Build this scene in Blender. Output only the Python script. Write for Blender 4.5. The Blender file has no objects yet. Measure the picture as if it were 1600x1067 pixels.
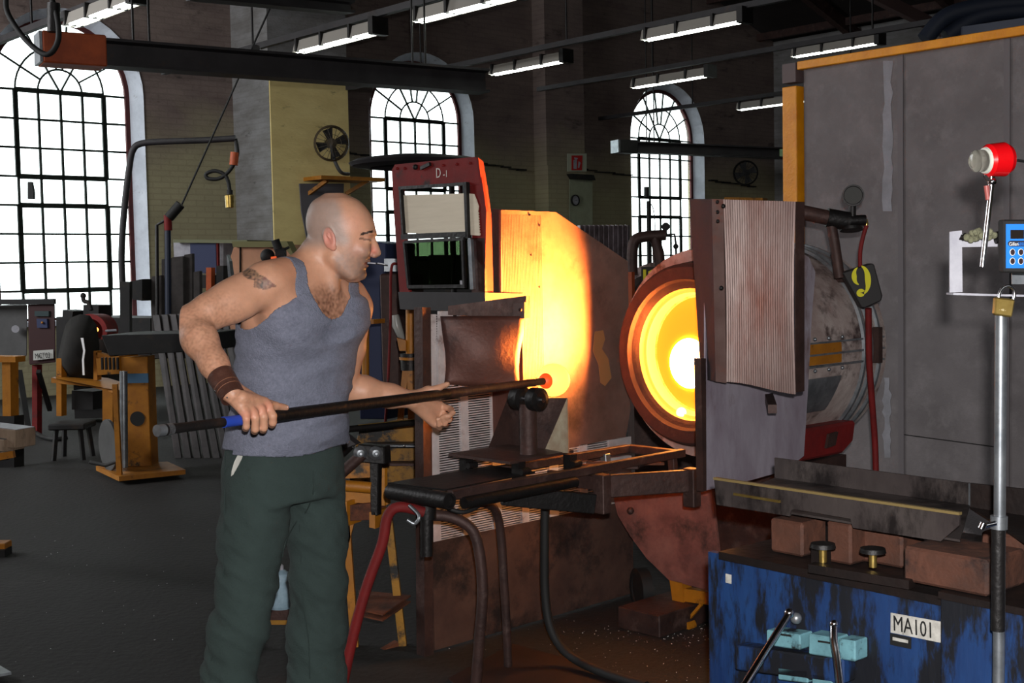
import bpy, bmesh, math, random
import numpy as np
from mathutils import Vector, Matrix
random.seed(7)
SC = bpy.context.scene
COL = SC.collection
F = 2000.0; PITCH = math.radians(-3.238); ROLL = math.radians(-1.126)
CAM = Vector((0, 0, 1.48))
_f = Vector((0, math.cos(PITCH), math.sin(PITCH))); _r0 = Vector((1, 0, 0)); _u0 = _r0.cross(_f)
_c, _s = math.cos(ROLL), math.sin(ROLL)
RIGHT = _r0 * _c + _u0 * _s; UP = _u0 * _c - _r0 * _s; FWD = _f
# ---------------- camera, world, lights, exposure ----------------
cd = bpy.data.cameras.new('camera'); cam = bpy.data.objects.new('camera', cd); COL.objects.link(cam)
cd.sensor_width = 36.0; cd.lens = 36.0 * F / 1600.0; cd.clip_start = 0.05; cd.clip_end = 200
M = Matrix((RIGHT, UP, -FWD)).transposed().to_4x4(); M.translation = CAM
cam.matrix_world = M
SC.camera = cam
SC.view_settings.view_transform = 'Standard'; SC.view_settings.look = 'None'
SC.view_settings.gamma = 1; SC.view_settings.use_curve_mapping = False
SC.view_settings.exposure = 0.0
SC.cycles.use_denoising = True
SC.cycles.max_bounces = 6; SC.cycles.diffuse_bounces = 3; SC.cycles.transparent_max_bounces = 12
SC.cycles.sample_clamp_indirect = 4.0
w = bpy.data.worlds.new('overcast sky'); SC.world = w; w.use_nodes = True
w.node_tree.nodes['Background'].inputs[0].default_value = (0.93, 0.98, 1.0, 1)
w.node_tree.nodes['Background'].inputs[1].default_value = 5.0

def lamp(name, kind, loc, energy, color=(1, 1, 1), size=0.1, target=None, size_y=None, spot=None, spread=None):
    l = bpy.data.lights.new(name, kind); l.energy = energy; l.color = color
    if kind == 'AREA':
        l.size = size
        if size_y: l.shape = 'RECTANGLE'; l.size_y = size_y
        if spread: l.spread = spread
    else: l.shadow_soft_size = size
    if spot: l.spot_size = math.radians(spot); l.spot_blend = 0.6
    o = bpy.data.objects.new(name, l); COL.objects.link(o); o.location = loc
    if target is not None:
        if kind == 'SPOT' and 'furnace' in name: l.spot_blend = 1.0
        o.rotation_euler = (Vector(target) - Vector(loc)).to_track_quat('-Z', 'Y').to_euler()
    return o
# the photographer's flash, just above and to the right of the lens
lamp('camera_flash', 'SPOT', CAM + RIGHT * 0.03 + UP * 0.10 - FWD * 0.02, 500, (1, 0.97, 0.95), 0.02,
     target=CAM + FWD * 5, spot=95)
# two added fill lamps standing in for daylight from unseen windows
lamp('window_daylight', 'AREA', (-9.6, 7.6, 4.4), 540, (0.97, 0.98, 1.0), 4.0, target=(-1.0, 18.0, 2.5), size_y=3.0)
lamp('rear_window_daylight', 'AREA', (3.0, -6.0, 4.6), 55, (0.95, 0.98, 1.0), 5.0, target=(-1, 10, 1.5), size_y=3.0)

# ---------------- geometry helpers ----------------
def ray(px, py): return RIGHT * ((px - 800) / F) + UP * ((533.5 - py) / F) + FWD
def at(px, py, Y):
    d = ray(px, py); return CAM + d * (Y / d.y)
def onz(px, py, z):
    d = ray(px, py); return CAM + d * ((z - CAM.z) / d.z)
def onpl(px, py, P0, n):
    d = ray(px, py); return CAM + d * ((P0 - CAM).dot(n) / d.dot(n))
class Frame:
    def __init__(s, x, y, az):
        a = math.radians(az); s.o = Vector((x, y, 0)); s.u = Vector((math.sin(a), math.cos(a), 0)); s.n = Vector((math.cos(a), -math.sin(a), 0))
    def p(s, a, b, z): return s.o + s.u * a + s.n * b + Vector((0, 0, z))
    def pa(s, px, py, a): return onpl(px, py, s.p(a, 0, 0), s.u)
    def pb(s, px, py, b): return onpl(px, py, s.p(0, b, 0), s.n)
G = Frame(0.707, 5.2, 46.0)          # furnace drum axis (u: away along the axis, n: toward camera right)
WF = Frame(-5.71, 16.5, 48.2)        # window wall, glass plane
BF = Frame(0.503, 3.24, 140.0)       # blue cabinet front (u: toward near right)
Z = Vector((0, 0, 1))

def tag(o, label=None, cat=None, group=None, kind=None):
    if label: o['label'] = label
    if cat: o['category'] = cat
    if group: o['group'] = group
    if kind: o['kind'] = kind
    return o
def thing(name, label, cat, loc=(0, 0, 0), group=None):
    o = bpy.data.objects.new(name, None); o.empty_display_size = 0.05; COL.objects.link(o); o.location = Vector(loc)
    return tag(o, label, cat, group)
class MB:
    def __init__(s): s.v = []; s.f = []; s.sm = []
    def add(s, vs, fs, smooth=False):
        n = len(s.v); s.v += [Vector(v) for v in vs]; s.f += [tuple(i + n for i in f) for f in fs]; s.sm += [smooth] * len(fs); return s
    def box8(s, c):  # 4 bottom, 4 top
        return s.add(c, [(3, 2, 1, 0), (4, 5, 6, 7), (0, 1, 5, 4), (1, 2, 6, 5), (2, 3, 7, 6), (3, 0, 4, 7)])
    def box(s, c, sx, sy, sz, u=Vector((1, 0, 0)), n=None, w=Z):
        c = Vector(c); u = Vector(u).normalized(); w = Vector(w).normalized()
        n = w.cross(u).normalized() if n is None else Vector(n).normalized()
        P = lambda a, b, k: c + u * (a * sx / 2) + n * (b * sy / 2) + w * (k * sz / 2)
        return s.box8([P(-1, -1, -1), P(1, -1, -1), P(1, 1, -1), P(-1, 1, -1), P(-1, -1, 1), P(1, -1, 1), P(1, 1, 1), P(-1, 1, 1)])
    def bar(s, p, q, wd, ht, up=Z):
        p = Vector(p); q = Vector(q); d = (q - p); u = d.normalized()
        n = Vector(up).cross(u).normalized(); w_ = u.cross(n)
        return s.box((p + q) / 2, d.length, wd, ht, u, n, w_)
    def prism(s, pts, th):
        pts = [Vector(p) for p in pts]; th = Vector(th); n = len(pts)
        a = pts; b = [p + th for p in pts]
        fs = [tuple(range(n))[::-1], tuple(range(n, 2 * n))] + [(i, (i + 1) % n, (i + 1) % n + n, i + n) for i in range(n)]
        return s.add(a + b, fs)
    def tube(s, pts, r, seg=10, cap=True, smooth=True):
        pts = [Vector(p) for p in pts]; n = len(pts); rs = r if hasattr(r, '__len__') else [r] * n
        t0 = (pts[1] - pts[0]).normalized(); a = Z if abs(t0.z) < .9 else Vector((1, 0, 0)); nx = t0.cross(a).normalized()
        vs = []
        for i, p in enumerate(pts):
            t = (pts[min(i + 1, n - 1)] - pts[max(i - 1, 0)]).normalized()
            nx = (nx - t * nx.dot(t)).normalized(); ny = t.cross(nx)
            for k in range(seg):
                an = 2 * math.pi * k / seg; vs.append(p + (nx * math.cos(an) + ny * math.sin(an)) * rs[i])
        fs = [(i * seg + k, i * seg + (k + 1) % seg, (i + 1) * seg + (k + 1) % seg, (i + 1) * seg + k) for i in range(n - 1) for k in range(seg)]
        s.add(vs, fs, smooth)
        if cap:
            s.add(vs[:seg], [tuple(range(seg))[::-1]]); s.add(vs[-seg:], [tuple(range(seg))])
        return s
    def cyl(s, p, q, r, seg=16, r2=None): return s.tube([p, q], [r, r if r2 is None else r2], seg)
    def lathe(s, c, ax, prof, seg=32, smooth=True, a0=0, a1=2 * math.pi):
        c = Vector(c); ax = Vector(ax).normalized(); t = Z if abs(ax.z) < .9 else Vector((1, 0, 0)); e = ax.cross(t).normalized(); g = ax.cross(e)
        full = abs(a1 - a0 - 2 * math.pi) < 1e-6; m = seg if full else seg + 1
        for j in range(len(prof) - 1):
            (h0, r0), (h1, r1) = prof[j], prof[j + 1]; vs = []
            for h, r in ((h0, r0), (h1, r1)):
                for k in range(m):
                    an = a0 + (a1 - a0) * k / seg; vs.append(c + ax * h + (e * math.cos(an) + g * math.sin(an)) * r)
            s.add(vs, [(k, (k + 1) % m, m + (k + 1) % m, m + k) for k in range(seg)], smooth)
        return s
    def sphere(s, c, r, seg=14, ring=8, sc=(1, 1, 1)):
        c = Vector(c); vs = []; fs = []
        for i in range(ring + 1):
            th = math.pi * i / ring
            for k in range(seg):
                ph = 2 * math.pi * k / seg
                vs.append(c + Vector((r * sc[0] * math.sin(th) * math.cos(ph), r * sc[1] * math.sin(th) * math.sin(ph), r * sc[2] * math.cos(th))))
        for i in range(ring):
            for k in range(seg): fs.append((i * seg + k, (i + 1) * seg + k, (i + 1) * seg + (k + 1) % seg, i * seg + (k + 1) % seg))
        return s.add(vs, fs, True)
    def build(s, name, mat, parent=None, loc=None, bevel=0, solid=0):
        base = parent
        off = Vector((0, 0, 0))
        if parent is not None:
            b = parent
            while b is not None: off += b.location; b = b.parent
        elif loc is not None: off = Vector(loc)
        me = bpy.data.meshes.new(name); me.from_pydata([v - off for v in s.v], [], s.f)
        me.polygons.foreach_set('use_smooth', s.sm); me.update()
        bm = bmesh.new(); bm.from_mesh(me); bmesh.ops.recalc_face_normals(bm, faces=bm.faces); bm.to_mesh(me); bm.free()
        o = bpy.data.objects.new(name, me); COL.objects.link(o)
        if mat: me.materials.append(mat)
        if parent is not None: o.parent = parent
        elif loc is not None: o.location = off
        if bevel:
            m = o.modifiers.new('Bevel', 'BEVEL'); m.width = bevel; m.segments = 1; m.limit_method = 'ANGLE'
        if solid:
            m = o.modifiers.new('Solid', 'SOLIDIFY'); m.thickness = solid; m.offset = 0
        return o
def base_of(pts):
    pts = [Vector(p) for p in pts]; return Vector((sum(p.x for p in pts) / len(pts), sum(p.y for p in pts) / len(pts), min(p.z for p in pts)))
def spline(pts, n=8):
    pts = [Vector(p) for p in pts]; out = []
    for i in range(len(pts) - 1):
        p0 = pts[max(i - 1, 0)]; p1 = pts[i]; p2 = pts[i + 1]; p3 = pts[min(i + 2, len(pts) - 1)]
        for k in range(n):
            t = k / n
            out.append(0.5 * ((2 * p1) + (p2 - p0) * t + (2 * p0 - 5 * p1 + 4 * p2 - p3) * t * t + (3 * p1 - p0 - 3 * p2 + p3) * t ** 3))
    return out + [pts[-1]]
def text(name, body, size, org, xd, yd, mat, parent, ext=0.0008, sx=1.0, shear=0):
    cu = bpy.data.curves.new(name, 'FONT'); cu.body = body; cu.size = size; cu.extrude = ext; cu.resolution_u = 3; cu.shear = shear
    o = bpy.data.objects.new(name, cu); COL.objects.link(o)
    dg = bpy.context.evaluated_depsgraph_get(); me = bpy.data.meshes.new_from_object(o.evaluated_get(dg)); bpy.data.objects.remove(o)
    xd = Vector(xd).normalized(); yd = Vector(yd); yd = (yd - xd * xd.dot(yd)).normalized(); zd = xd.cross(yd)
    mt = Matrix((xd * sx, yd, zd)).transposed().to_4x4(); mt.translation = Vector(org)
    off = Vector((0, 0, 0)); b = parent
    while b is not None: off += b.location; b = b.parent
    me.transform(Matrix.Translation(-off) @ mt); me.materials.clear(); me.materials.append(mat)
    n = bpy.data.objects.new(name, me); COL.objects.link(n); n.parent = parent; return n

# ---------------- materials ----------------
def lin(c):
    return tuple((x / 12.92 if x <= .04045 else ((x + .055) / 1.055) ** 2.4) for x in c)
def mat(name, c1, rough=.7, metal=0., c2=None, scale=6., c3=None, s3=3., cut3=(.55, .68), bump=0., bscale=40., stretch=(1, 1, 1), emit=None, estr=0, spec=None, detail=6, mixlo=.35, mixhi=.65, coat=0):
    m = bpy.data.materials.new(name); m.use_nodes = True; nt = m.node_tree; N = nt.nodes; L = nt.links
    b = N['Principled BSDF']; b.inputs['Roughness'].default_value = rough; b.inputs['Metallic'].default_value = metal
    b.inputs['Base Color'].default_value = (*lin(c1), 1)
    if spec is not None: b.inputs['Specular IOR Level'].default_value = spec
    if coat: b.inputs['Coat Weight'].default_value = coat
    if emit: b.inputs['Emission Color'].default_value = (*emit, 1); b.inputs['Emission Strength'].default_value = estr
    if c2 or bump:
        tc = N.new('ShaderNodeTexCoord'); mp = N.new('ShaderNodeMapping'); mp.inputs['Scale'].default_value = stretch
        L.new(tc.outputs['Object'], mp.inputs[0])
    if c2:
        nz = N.new('ShaderNodeTexNoise'); nz.inputs['Scale'].default_value = scale; nz.inputs['Detail'].default_value = detail; nz.inputs['Roughness'].default_value = .65
        L.new(mp.outputs[0], nz.inputs['Vector'])
        r = N.new('ShaderNodeMapRange'); r.inputs[1].default_value = mixlo; r.inputs[2].default_value = mixhi; L.new(nz.outputs['Fac'], r.inputs[0])
        mx = N.new('ShaderNodeMix'); mx.data_type = 'RGBA'; mx.inputs[6].default_value = (*lin(c1), 1); mx.inputs[7].default_value = (*lin(c2), 1)
        L.new(r.outputs[0], mx.inputs[0]); out = mx.outputs[2]
        if c3:
            n3 = N.new('ShaderNodeTexNoise'); n3.inputs['Scale'].default_value = s3; n3.inputs['Detail'].default_value = 8; n3.inputs['Roughness'].default_value = .7
            mp3 = N.new('ShaderNodeMapping'); mp3.inputs['Location'].default_value = (3.1, 7.7, 1.3); mp3.inputs['Scale'].default_value = stretch
            L.new(tc.outputs['Object'], mp3.inputs[0]); L.new(mp3.outputs[0], n3.inputs['Vector'])
            r3 = N.new('ShaderNodeMapRange'); r3.inputs[1].default_value = cut3[0]; r3.inputs[2].default_value = cut3[1]; L.new(n3.outputs['Fac'], r3.inputs[0])
            m3 = N.new('ShaderNodeMix'); m3.data_type = 'RGBA'; m3.inputs[7].default_value = (*lin(c3), 1)
            L.new(out, m3.inputs[6]); L.new(r3.outputs[0], m3.inputs[0]); out = m3.outputs[2]
        L.new(out, b.inputs['Base Color'])
    if bump:
        nb = N.new('ShaderNodeTexNoise'); nb.inputs['Scale'].default_value = bscale; nb.inputs['Detail'].default_value = 6
        L.new(mp.outputs[0], nb.inputs['Vector'])
        bp = N.new('ShaderNodeBump'); bp.inputs['Strength'].default_value = bump; bp.inputs['Distance'].default_value = .01
        L.new(nb.outputs['Fac'], bp.inputs['Height']); L.new(bp.outputs[0], b.inputs['Normal'])
    return m
def emis(name, c, st):
    m = bpy.data.materials.new(name); m.use_nodes = True; b = m.node_tree.nodes['Principled BSDF']
    b.inputs['Base Color'].default_value = (*c, 1); b.inputs['Emission Color'].default_value = (*c, 1); b.inputs['Emission Strength'].default_value = st
    return m
MT = {}
MT['wall'] = mat('sooty painted brick wall', (.54, .48, .45), .95, 0, (.46, .40, .38), 1.3, (.22, .20, .18), 2.0, (.58, .75), .5, 22, stretch=(1, 1, 2.5))
def two_tone(m, z0, low1, low2):
    nt = m.node_tree; N = nt.nodes; L = nt.links; b = N['Principled BSDF']; src = b.inputs['Base Color'].links[0].from_socket
    tc = N.new('ShaderNodeTexCoord'); sp_ = N.new('ShaderNodeSeparateXYZ'); L.new(tc.outputs['Object'], sp_.inputs[0]); nz = N.new('ShaderNodeTexNoise'); nz.inputs['Scale'].default_value = .9; nz.inputs['Detail'].default_value = 8
    L.new(tc.outputs['Object'], nz.inputs['Vector']); ma = N.new('ShaderNodeMath'); ma.operation = 'MULTIPLY_ADD'; ma.inputs[1].default_value = 1.6; L.new(nz.outputs['Fac'], ma.inputs[0]); L.new(sp_.outputs['Z'], ma.inputs[2])
    r = N.new('ShaderNodeMapRange'); r.inputs[1].default_value = z0 + .8 - .35; r.inputs[2].default_value = z0 + .8 + .5; L.new(ma.outputs[0], r.inputs[0])
    n2 = N.new('ShaderNodeTexNoise'); n2.inputs['Scale'].default_value = 1.7; n2.inputs['Detail'].default_value = 8; L.new(tc.outputs['Object'], n2.inputs['Vector'])
    lo = N.new('ShaderNodeMix'); lo.data_type = 'RGBA'; lo.inputs[6].default_value = (*lin(low1), 1); lo.inputs[7].default_value = (*lin(low2), 1); L.new(n2.outputs['Fac'], lo.inputs[0])
    mx = N.new('ShaderNodeMix'); mx.data_type = 'RGBA'; L.new(r.outputs[0], mx.inputs[0]); L.new(lo.outputs[2], mx.inputs[6]); L.new(src, mx.inputs[7]); L.new(mx.outputs[2], b.inputs['Base Color'])
two_tone(MT['wall'], 3.3, (.72, .69, .55), (.58, .55, .44))
MT['wall_grey'] = mat('grey whitewashed brick', (.55, .55, .55), .95, 0, (.45, .44, .43), 2, (.3, .29, .28), 3, (.6, .75), .5, 25, stretch=(1, 1, 3))
def bricks(m, depth=.5, ang=-41.8):
    nt = m.node_tree; N = nt.nodes; L = nt.links; b = N['Principled BSDF']; src = b.inputs['Base Color'].links[0].from_socket
    tc = N.new('ShaderNodeTexCoord'); mp = N.new('ShaderNodeMapping'); mp.inputs['Rotation'].default_value = (0, 0, math.radians(ang)); L.new(tc.outputs['Object'], mp.inputs[0])
    sp_ = N.new('ShaderNodeSeparateXYZ'); cb_ = N.new('ShaderNodeCombineXYZ'); L.new(mp.outputs[0], sp_.inputs[0]); L.new(sp_.outputs['X'], cb_.inputs['X']); L.new(sp_.outputs['Z'], cb_.inputs['Y'])
    br_ = N.new('ShaderNodeTexBrick'); br_.inputs['Scale'].default_value = 1.0; br_.inputs['Brick Width'].default_value = .25; br_.inputs['Row Height'].default_value = .078; br_.inputs['Mortar Size'].default_value = .012; br_.inputs['Mortar Smooth'].default_value = .5
    br_.inputs['Color1'].default_value = (1, 1, 1, 1); br_.inputs['Color2'].default_value = (.84, .84, .84, 1); br_.inputs['Mortar'].default_value = (.62, .60, .58, 1); L.new(cb_.outputs[0], br_.inputs['Vector'])
    mu = N.new('ShaderNodeMix'); mu.data_type = 'RGBA'; mu.blend_type = 'MULTIPLY'; mu.inputs[0].default_value = depth; L.new(src, mu.inputs[6]); L.new(br_.outputs['Color'], mu.inputs[7]); L.new(mu.outputs[2], b.inputs['Base Color'])
bricks(MT['wall'], .38); bricks(MT['wall_grey'], .25)
MT['wall_yellow'] = mat('yellow washed plaster', (.98, .90, .63), .95, 0, (.92, .83, .56), 1.6, (.5, .44, .28), 2.6, (.60, .72), .4, 15, stretch=(1, 1, 3))
MT['wall_low'] = mat('yellowed plaster', (.66, .62, .42), .95, 0, (.56, .53, .36), 1.6, (.3, .28, .2), 2.2, (.60, .72), .4, 15, stretch=(1, 1, 3))
MT['white_reveal'] = mat('white plaster reveal', (.86, .88, .92), .9, 0, (.74, .76, .8), 3, (.45, .42, .42), 5, (.62, .75), .2, 20)
MT['dark_red_frame'] = mat('dark red window surround', (.36, .16, .16), .8, 0, (.28, .12, .12), 5)
MT['steel_green'] = mat('dark green steel glazing bar', (.16, .20, .17), .6, .2, (.10, .12, .10), 20)
MT['floor'] = mat('oily dark concrete', (.115, .11, .108), .8, 0, (.085, .082, .08), 1.5, (.17, .165, .16), 2.4, (.60, .8), .5, 30)
MT['roof'] = mat('dark roof boards', (.13, .09, .08), .9, 0, (.09, .065, .06), 2, stretch=(1, 6, 1))
MT['black'] = mat('sooty black steel', (.13, .12, .12), .5, .4, (.09, .085, .085), 12, (.24, .18, .15), 6, (.58, .74), .25, 60)
MT['dark_beam'] = mat('dark painted beam', (.20, .19, .20), .6, .2, (.14, .13, .14), 4, (.27, .2, .17), 5, (.6, .75))
MT['iron_brown'] = mat('rusty brown iron', (.30, .21, .19), .6, .35, (.21, .15, .14), 9, (.38, .30, .28), 7, (.56, .7), .3, 50)
MT['rust'] = mat('orange rust steel', (.47, .26, .16), .8, .2, (.31, .18, .13), 8, (.2, .13, .11), 5, (.5, .65), .4, 40)
MT['red_paint'] = mat('chipped dark red paint', (.47, .04, .04), .75, 0, (.37, .03, .03), 8, (.18, .12, .12), 8, (.60, .68), .2, 30)
MT['yellow'] = mat('scuffed yellow paint', (.70, .45, .08), .55, 0, (.60, .37, .07), 7, (.16, .13, .08), 7, (.58, .68), .2, 30)
MT['yellow_clean'] = mat('yellow ochre paint', (.95, .62, .03), .5, 0, (.85, .52, .02), 7, bump=.2, bscale=60)
MT['orange'] = mat('orange painted steel', (.75, .34, .15), .6, 0, (.62, .27, .12), 6)
MT['galv'] = mat('galvanised steel', (.62, .64, .66), .38, .75, (.48, .50, .52), 16, (.35, .33, .33), 11, (.6, .75))
MT['chrome'] = mat('bright chrome', (.85, .85, .87), .15, 1.0)
MT['rubber'] = mat('black rubber', (.07, .07, .07), .7)
MT['blue_paint'] = mat('chipped blue paint', (.10, .24, .44), .6, 0, (.07, .18, .36), 9, (.06, .07, .10), 6, (.46, .54), .2, 25, stretch=(1.6, 1.6, .45))
MT['card'] = mat('beige cardboard', (.90, .86, .78), .95, 0, (.86, .82, .74), 4, bump=.15, bscale=60, stretch=(1, 1, 12))
MT['brass'] = mat('brushed brass', (.83, .72, .42), .35, .9, (.72, .60, .33), 30)
MT['white_paint'] = mat('white painted steel', (.70, .70, .73), .5, 0, (.58, .58, .62), 12, (.3, .28, .28), 30, (.66, .72))
MT['fireclay'] = mat('brown fireclay', (.28, .17, .15), .95, 0, (.22, .14, .13), 10, (.36, .26, .22), 9, (.6, .75), .6, 30)
MT['glow_tube'] = emis('fluorescent tube', (.92, 1.0, .90), 14)
MT['hull'] = mat('heat stained grey steel', (.78, .73, .71), .55, .1, (.58, .50, .48), 4, (.26, .19, .18), 5, (.50, .62), .3, 35)
# ======================= setting =======================
fl = MB(); fl.box((2, 9, -.1), 40, 52, .2); tag(fl.build('floor', MT['floor']), kind='structure')
R_ = .288; RH = .36; ZS = 3.84; HW = .864; ZB = ZS - 8 * RH
SOPEN = [0, 5.69, 11.45]
def arch(cx, hw, z0, zs, n=14):
    return [(cx - hw, z0)] + [(cx - hw * math.cos(math.pi * i / n), zs + hw * math.sin(math.pi * i / n)) for i in range(n + 1)] + [(cx + hw, z0)]
# window wall with three arched holes
cu = bpy.data.curves.new('window_wall_curve', 'CURVE'); cu.dimensions = '2D'; cu.fill_mode = 'BOTH'; cu.extrude = .2
def sp(pts):
    s_ = cu.splines.new('POLY'); s_.points.add(len(pts) - 1)
    for i, (x, y) in enumerate(pts): s_.points[i].co = (x, y, 0, 1)
    s_.use_cyclic_u = True
sp([(-12, 0), (14.7, 0), (14.7, 5.95), (6, 8.9), (-12, 8.9)])
for c in SOPEN: sp(arch(c, HW + .16, ZB - .06, ZS))
sp(arch(-5.7, HW + .16, ZB - .06, ZS))
o = bpy.data.objects.new('t', cu); COL.objects.link(o)
me = bpy.data.meshes.new_from_object(o.evaluated_get(bpy.context.evaluated_depsgraph_get())); bpy.data.objects.remove(o)
ow = WF.p(0, 0, 0)
mw = Matrix((WF.u, Z, -WF.n if (WF.u.cross(Z) - (-WF.n)).length < 1 else WF.n)).transposed().to_4x4()
mw.translation = WF.n * (.22 - .2)
me.transform(mw); me.materials.clear(); me.materials.append(MT['wall'])
wl = bpy.data.objects.new('wall_windows', me); wl.location = ow; COL.objects.link(wl); tag(wl, kind='structure')
# buttresses
def buttress(s0, s1, d, mf, ms, top=6.5, zsplit=4.1):
    b = MB(); b.box(WF.p((s0 + s1) / 2, .22 + d / 2, top / 2), s1 - s0, d, top, WF.u); o = b.build('buttress', ms, wl)
    f_ = MB(); f_.box(WF.p((s0 + s1) / 2, .22 + d + .01, zsplit / 2), s1 - s0 - .01, .02, zsplit, WF.u); f_.build('plaster_band', mf, wl)
    return o
buttress(2.36, 3.62, .95, MT['wall_yellow'], MT['wall_grey'])
buttress(8.05, 8.95, .3, MT['wall'], MT['wall'], zsplit=3.2)
for s_, z_, l_ in ((4.2, 3.3, .8), (7.2, 3.2, 1.2), (9.6, 3.2, 1.6), (13.3, 3.1, 1.4)):   # broken ledges
    b = MB(); n_ = 7
    for k in range(n_):
        a0 = s_ - l_ / 2 + l_ * k / n_; b.box(WF.p(a0 + l_ / n_ / 2, .26, z_ - k * .012 + random.uniform(-.01, .01)), l_ / n_ * 1.05, .07, random.uniform(.012, .032), WF.u)
    b.build('broken_ledge', MT['black'], wl)
# end wall on the right, running toward the camera, and the closing walls
EW = WF.p(14.7, 0, 0)
def wallbox(name, p, q, h, m, z0=0):
    b = MB(); b.bar(Vector((p[0], p[1], z0 + h / 2)), Vector((q[0], q[1], z0 + h / 2)), .3, h); return tag(b.build(name, m), kind='structure')
e2 = WF.p(14.85, 0, 0); wallbox('wall_right', WF.p(14.85, -.3, 0), WF.p(14.85, 26, 0), 5.95, MT['wall_grey'])
wallbox('wall_left', WF.p(-12, -.3, 0), WF.p(-12, 26, 0), 8.9, MT['wall'])
wallbox('wall_back', WF.p(-12, 26, 0), WF.p(14.8, 26, 0), 8.9, MT['wall'])
r = MB(); r.prism([WF.p(15.1, -.4, 5.85), WF.p(5.5, -.4, 9.1), WF.p(5.5, 26.4, 9.1), WF.p(15.1, 26.4, 5.85)], (0, 0, .15))
r.prism([WF.p(5.5, -.4, 9.1), WF.p(-12.2, -.4, 9.1), WF.p(-12.2, 26.4, 9.1), WF.p(5.5, 26.4, 9.1)], (0, 0, .15))
ce = tag(r.build('ceiling', MT['roof']), kind='structure')
for b_ in range(1, 11):     # rafters and purlins
    q = MB(); q.bar(WF.p(14.7, b_ * 2.2, 5.75), WF.p(5.5, b_ * 2.2, 8.98), .14, .22); q.build('rafter', MT['iron_brown'], ce)
for k in range(6):
    t = k / 5.5; q = MB(); q.bar(WF.p(14.2 - 8.5 * t, 0, 5.98 + 2.98 * t), WF.p(14.2 - 8.5 * t, 25, 5.98 + 2.98 * t), .1, .14); q.build('purlin', MT['iron_brown'], ce)
for b_ in (4.4, 11):
    q = MB(); q.bar(WF.p(14.7, b_, 5.35), WF.p(4.5, b_, 6.9), .12, .2); q.bar(WF.p(11, b_, 5.9), WF.p(11, b_, 7), .08, .1); q.bar(WF.p(11, b_, 5.9), WF.p(8.5, b_, 7.9), .08, .1)
    q.build('truss_chord', mat('dusty pink truss', (.42, .33, .32), .8), ce)
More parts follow.
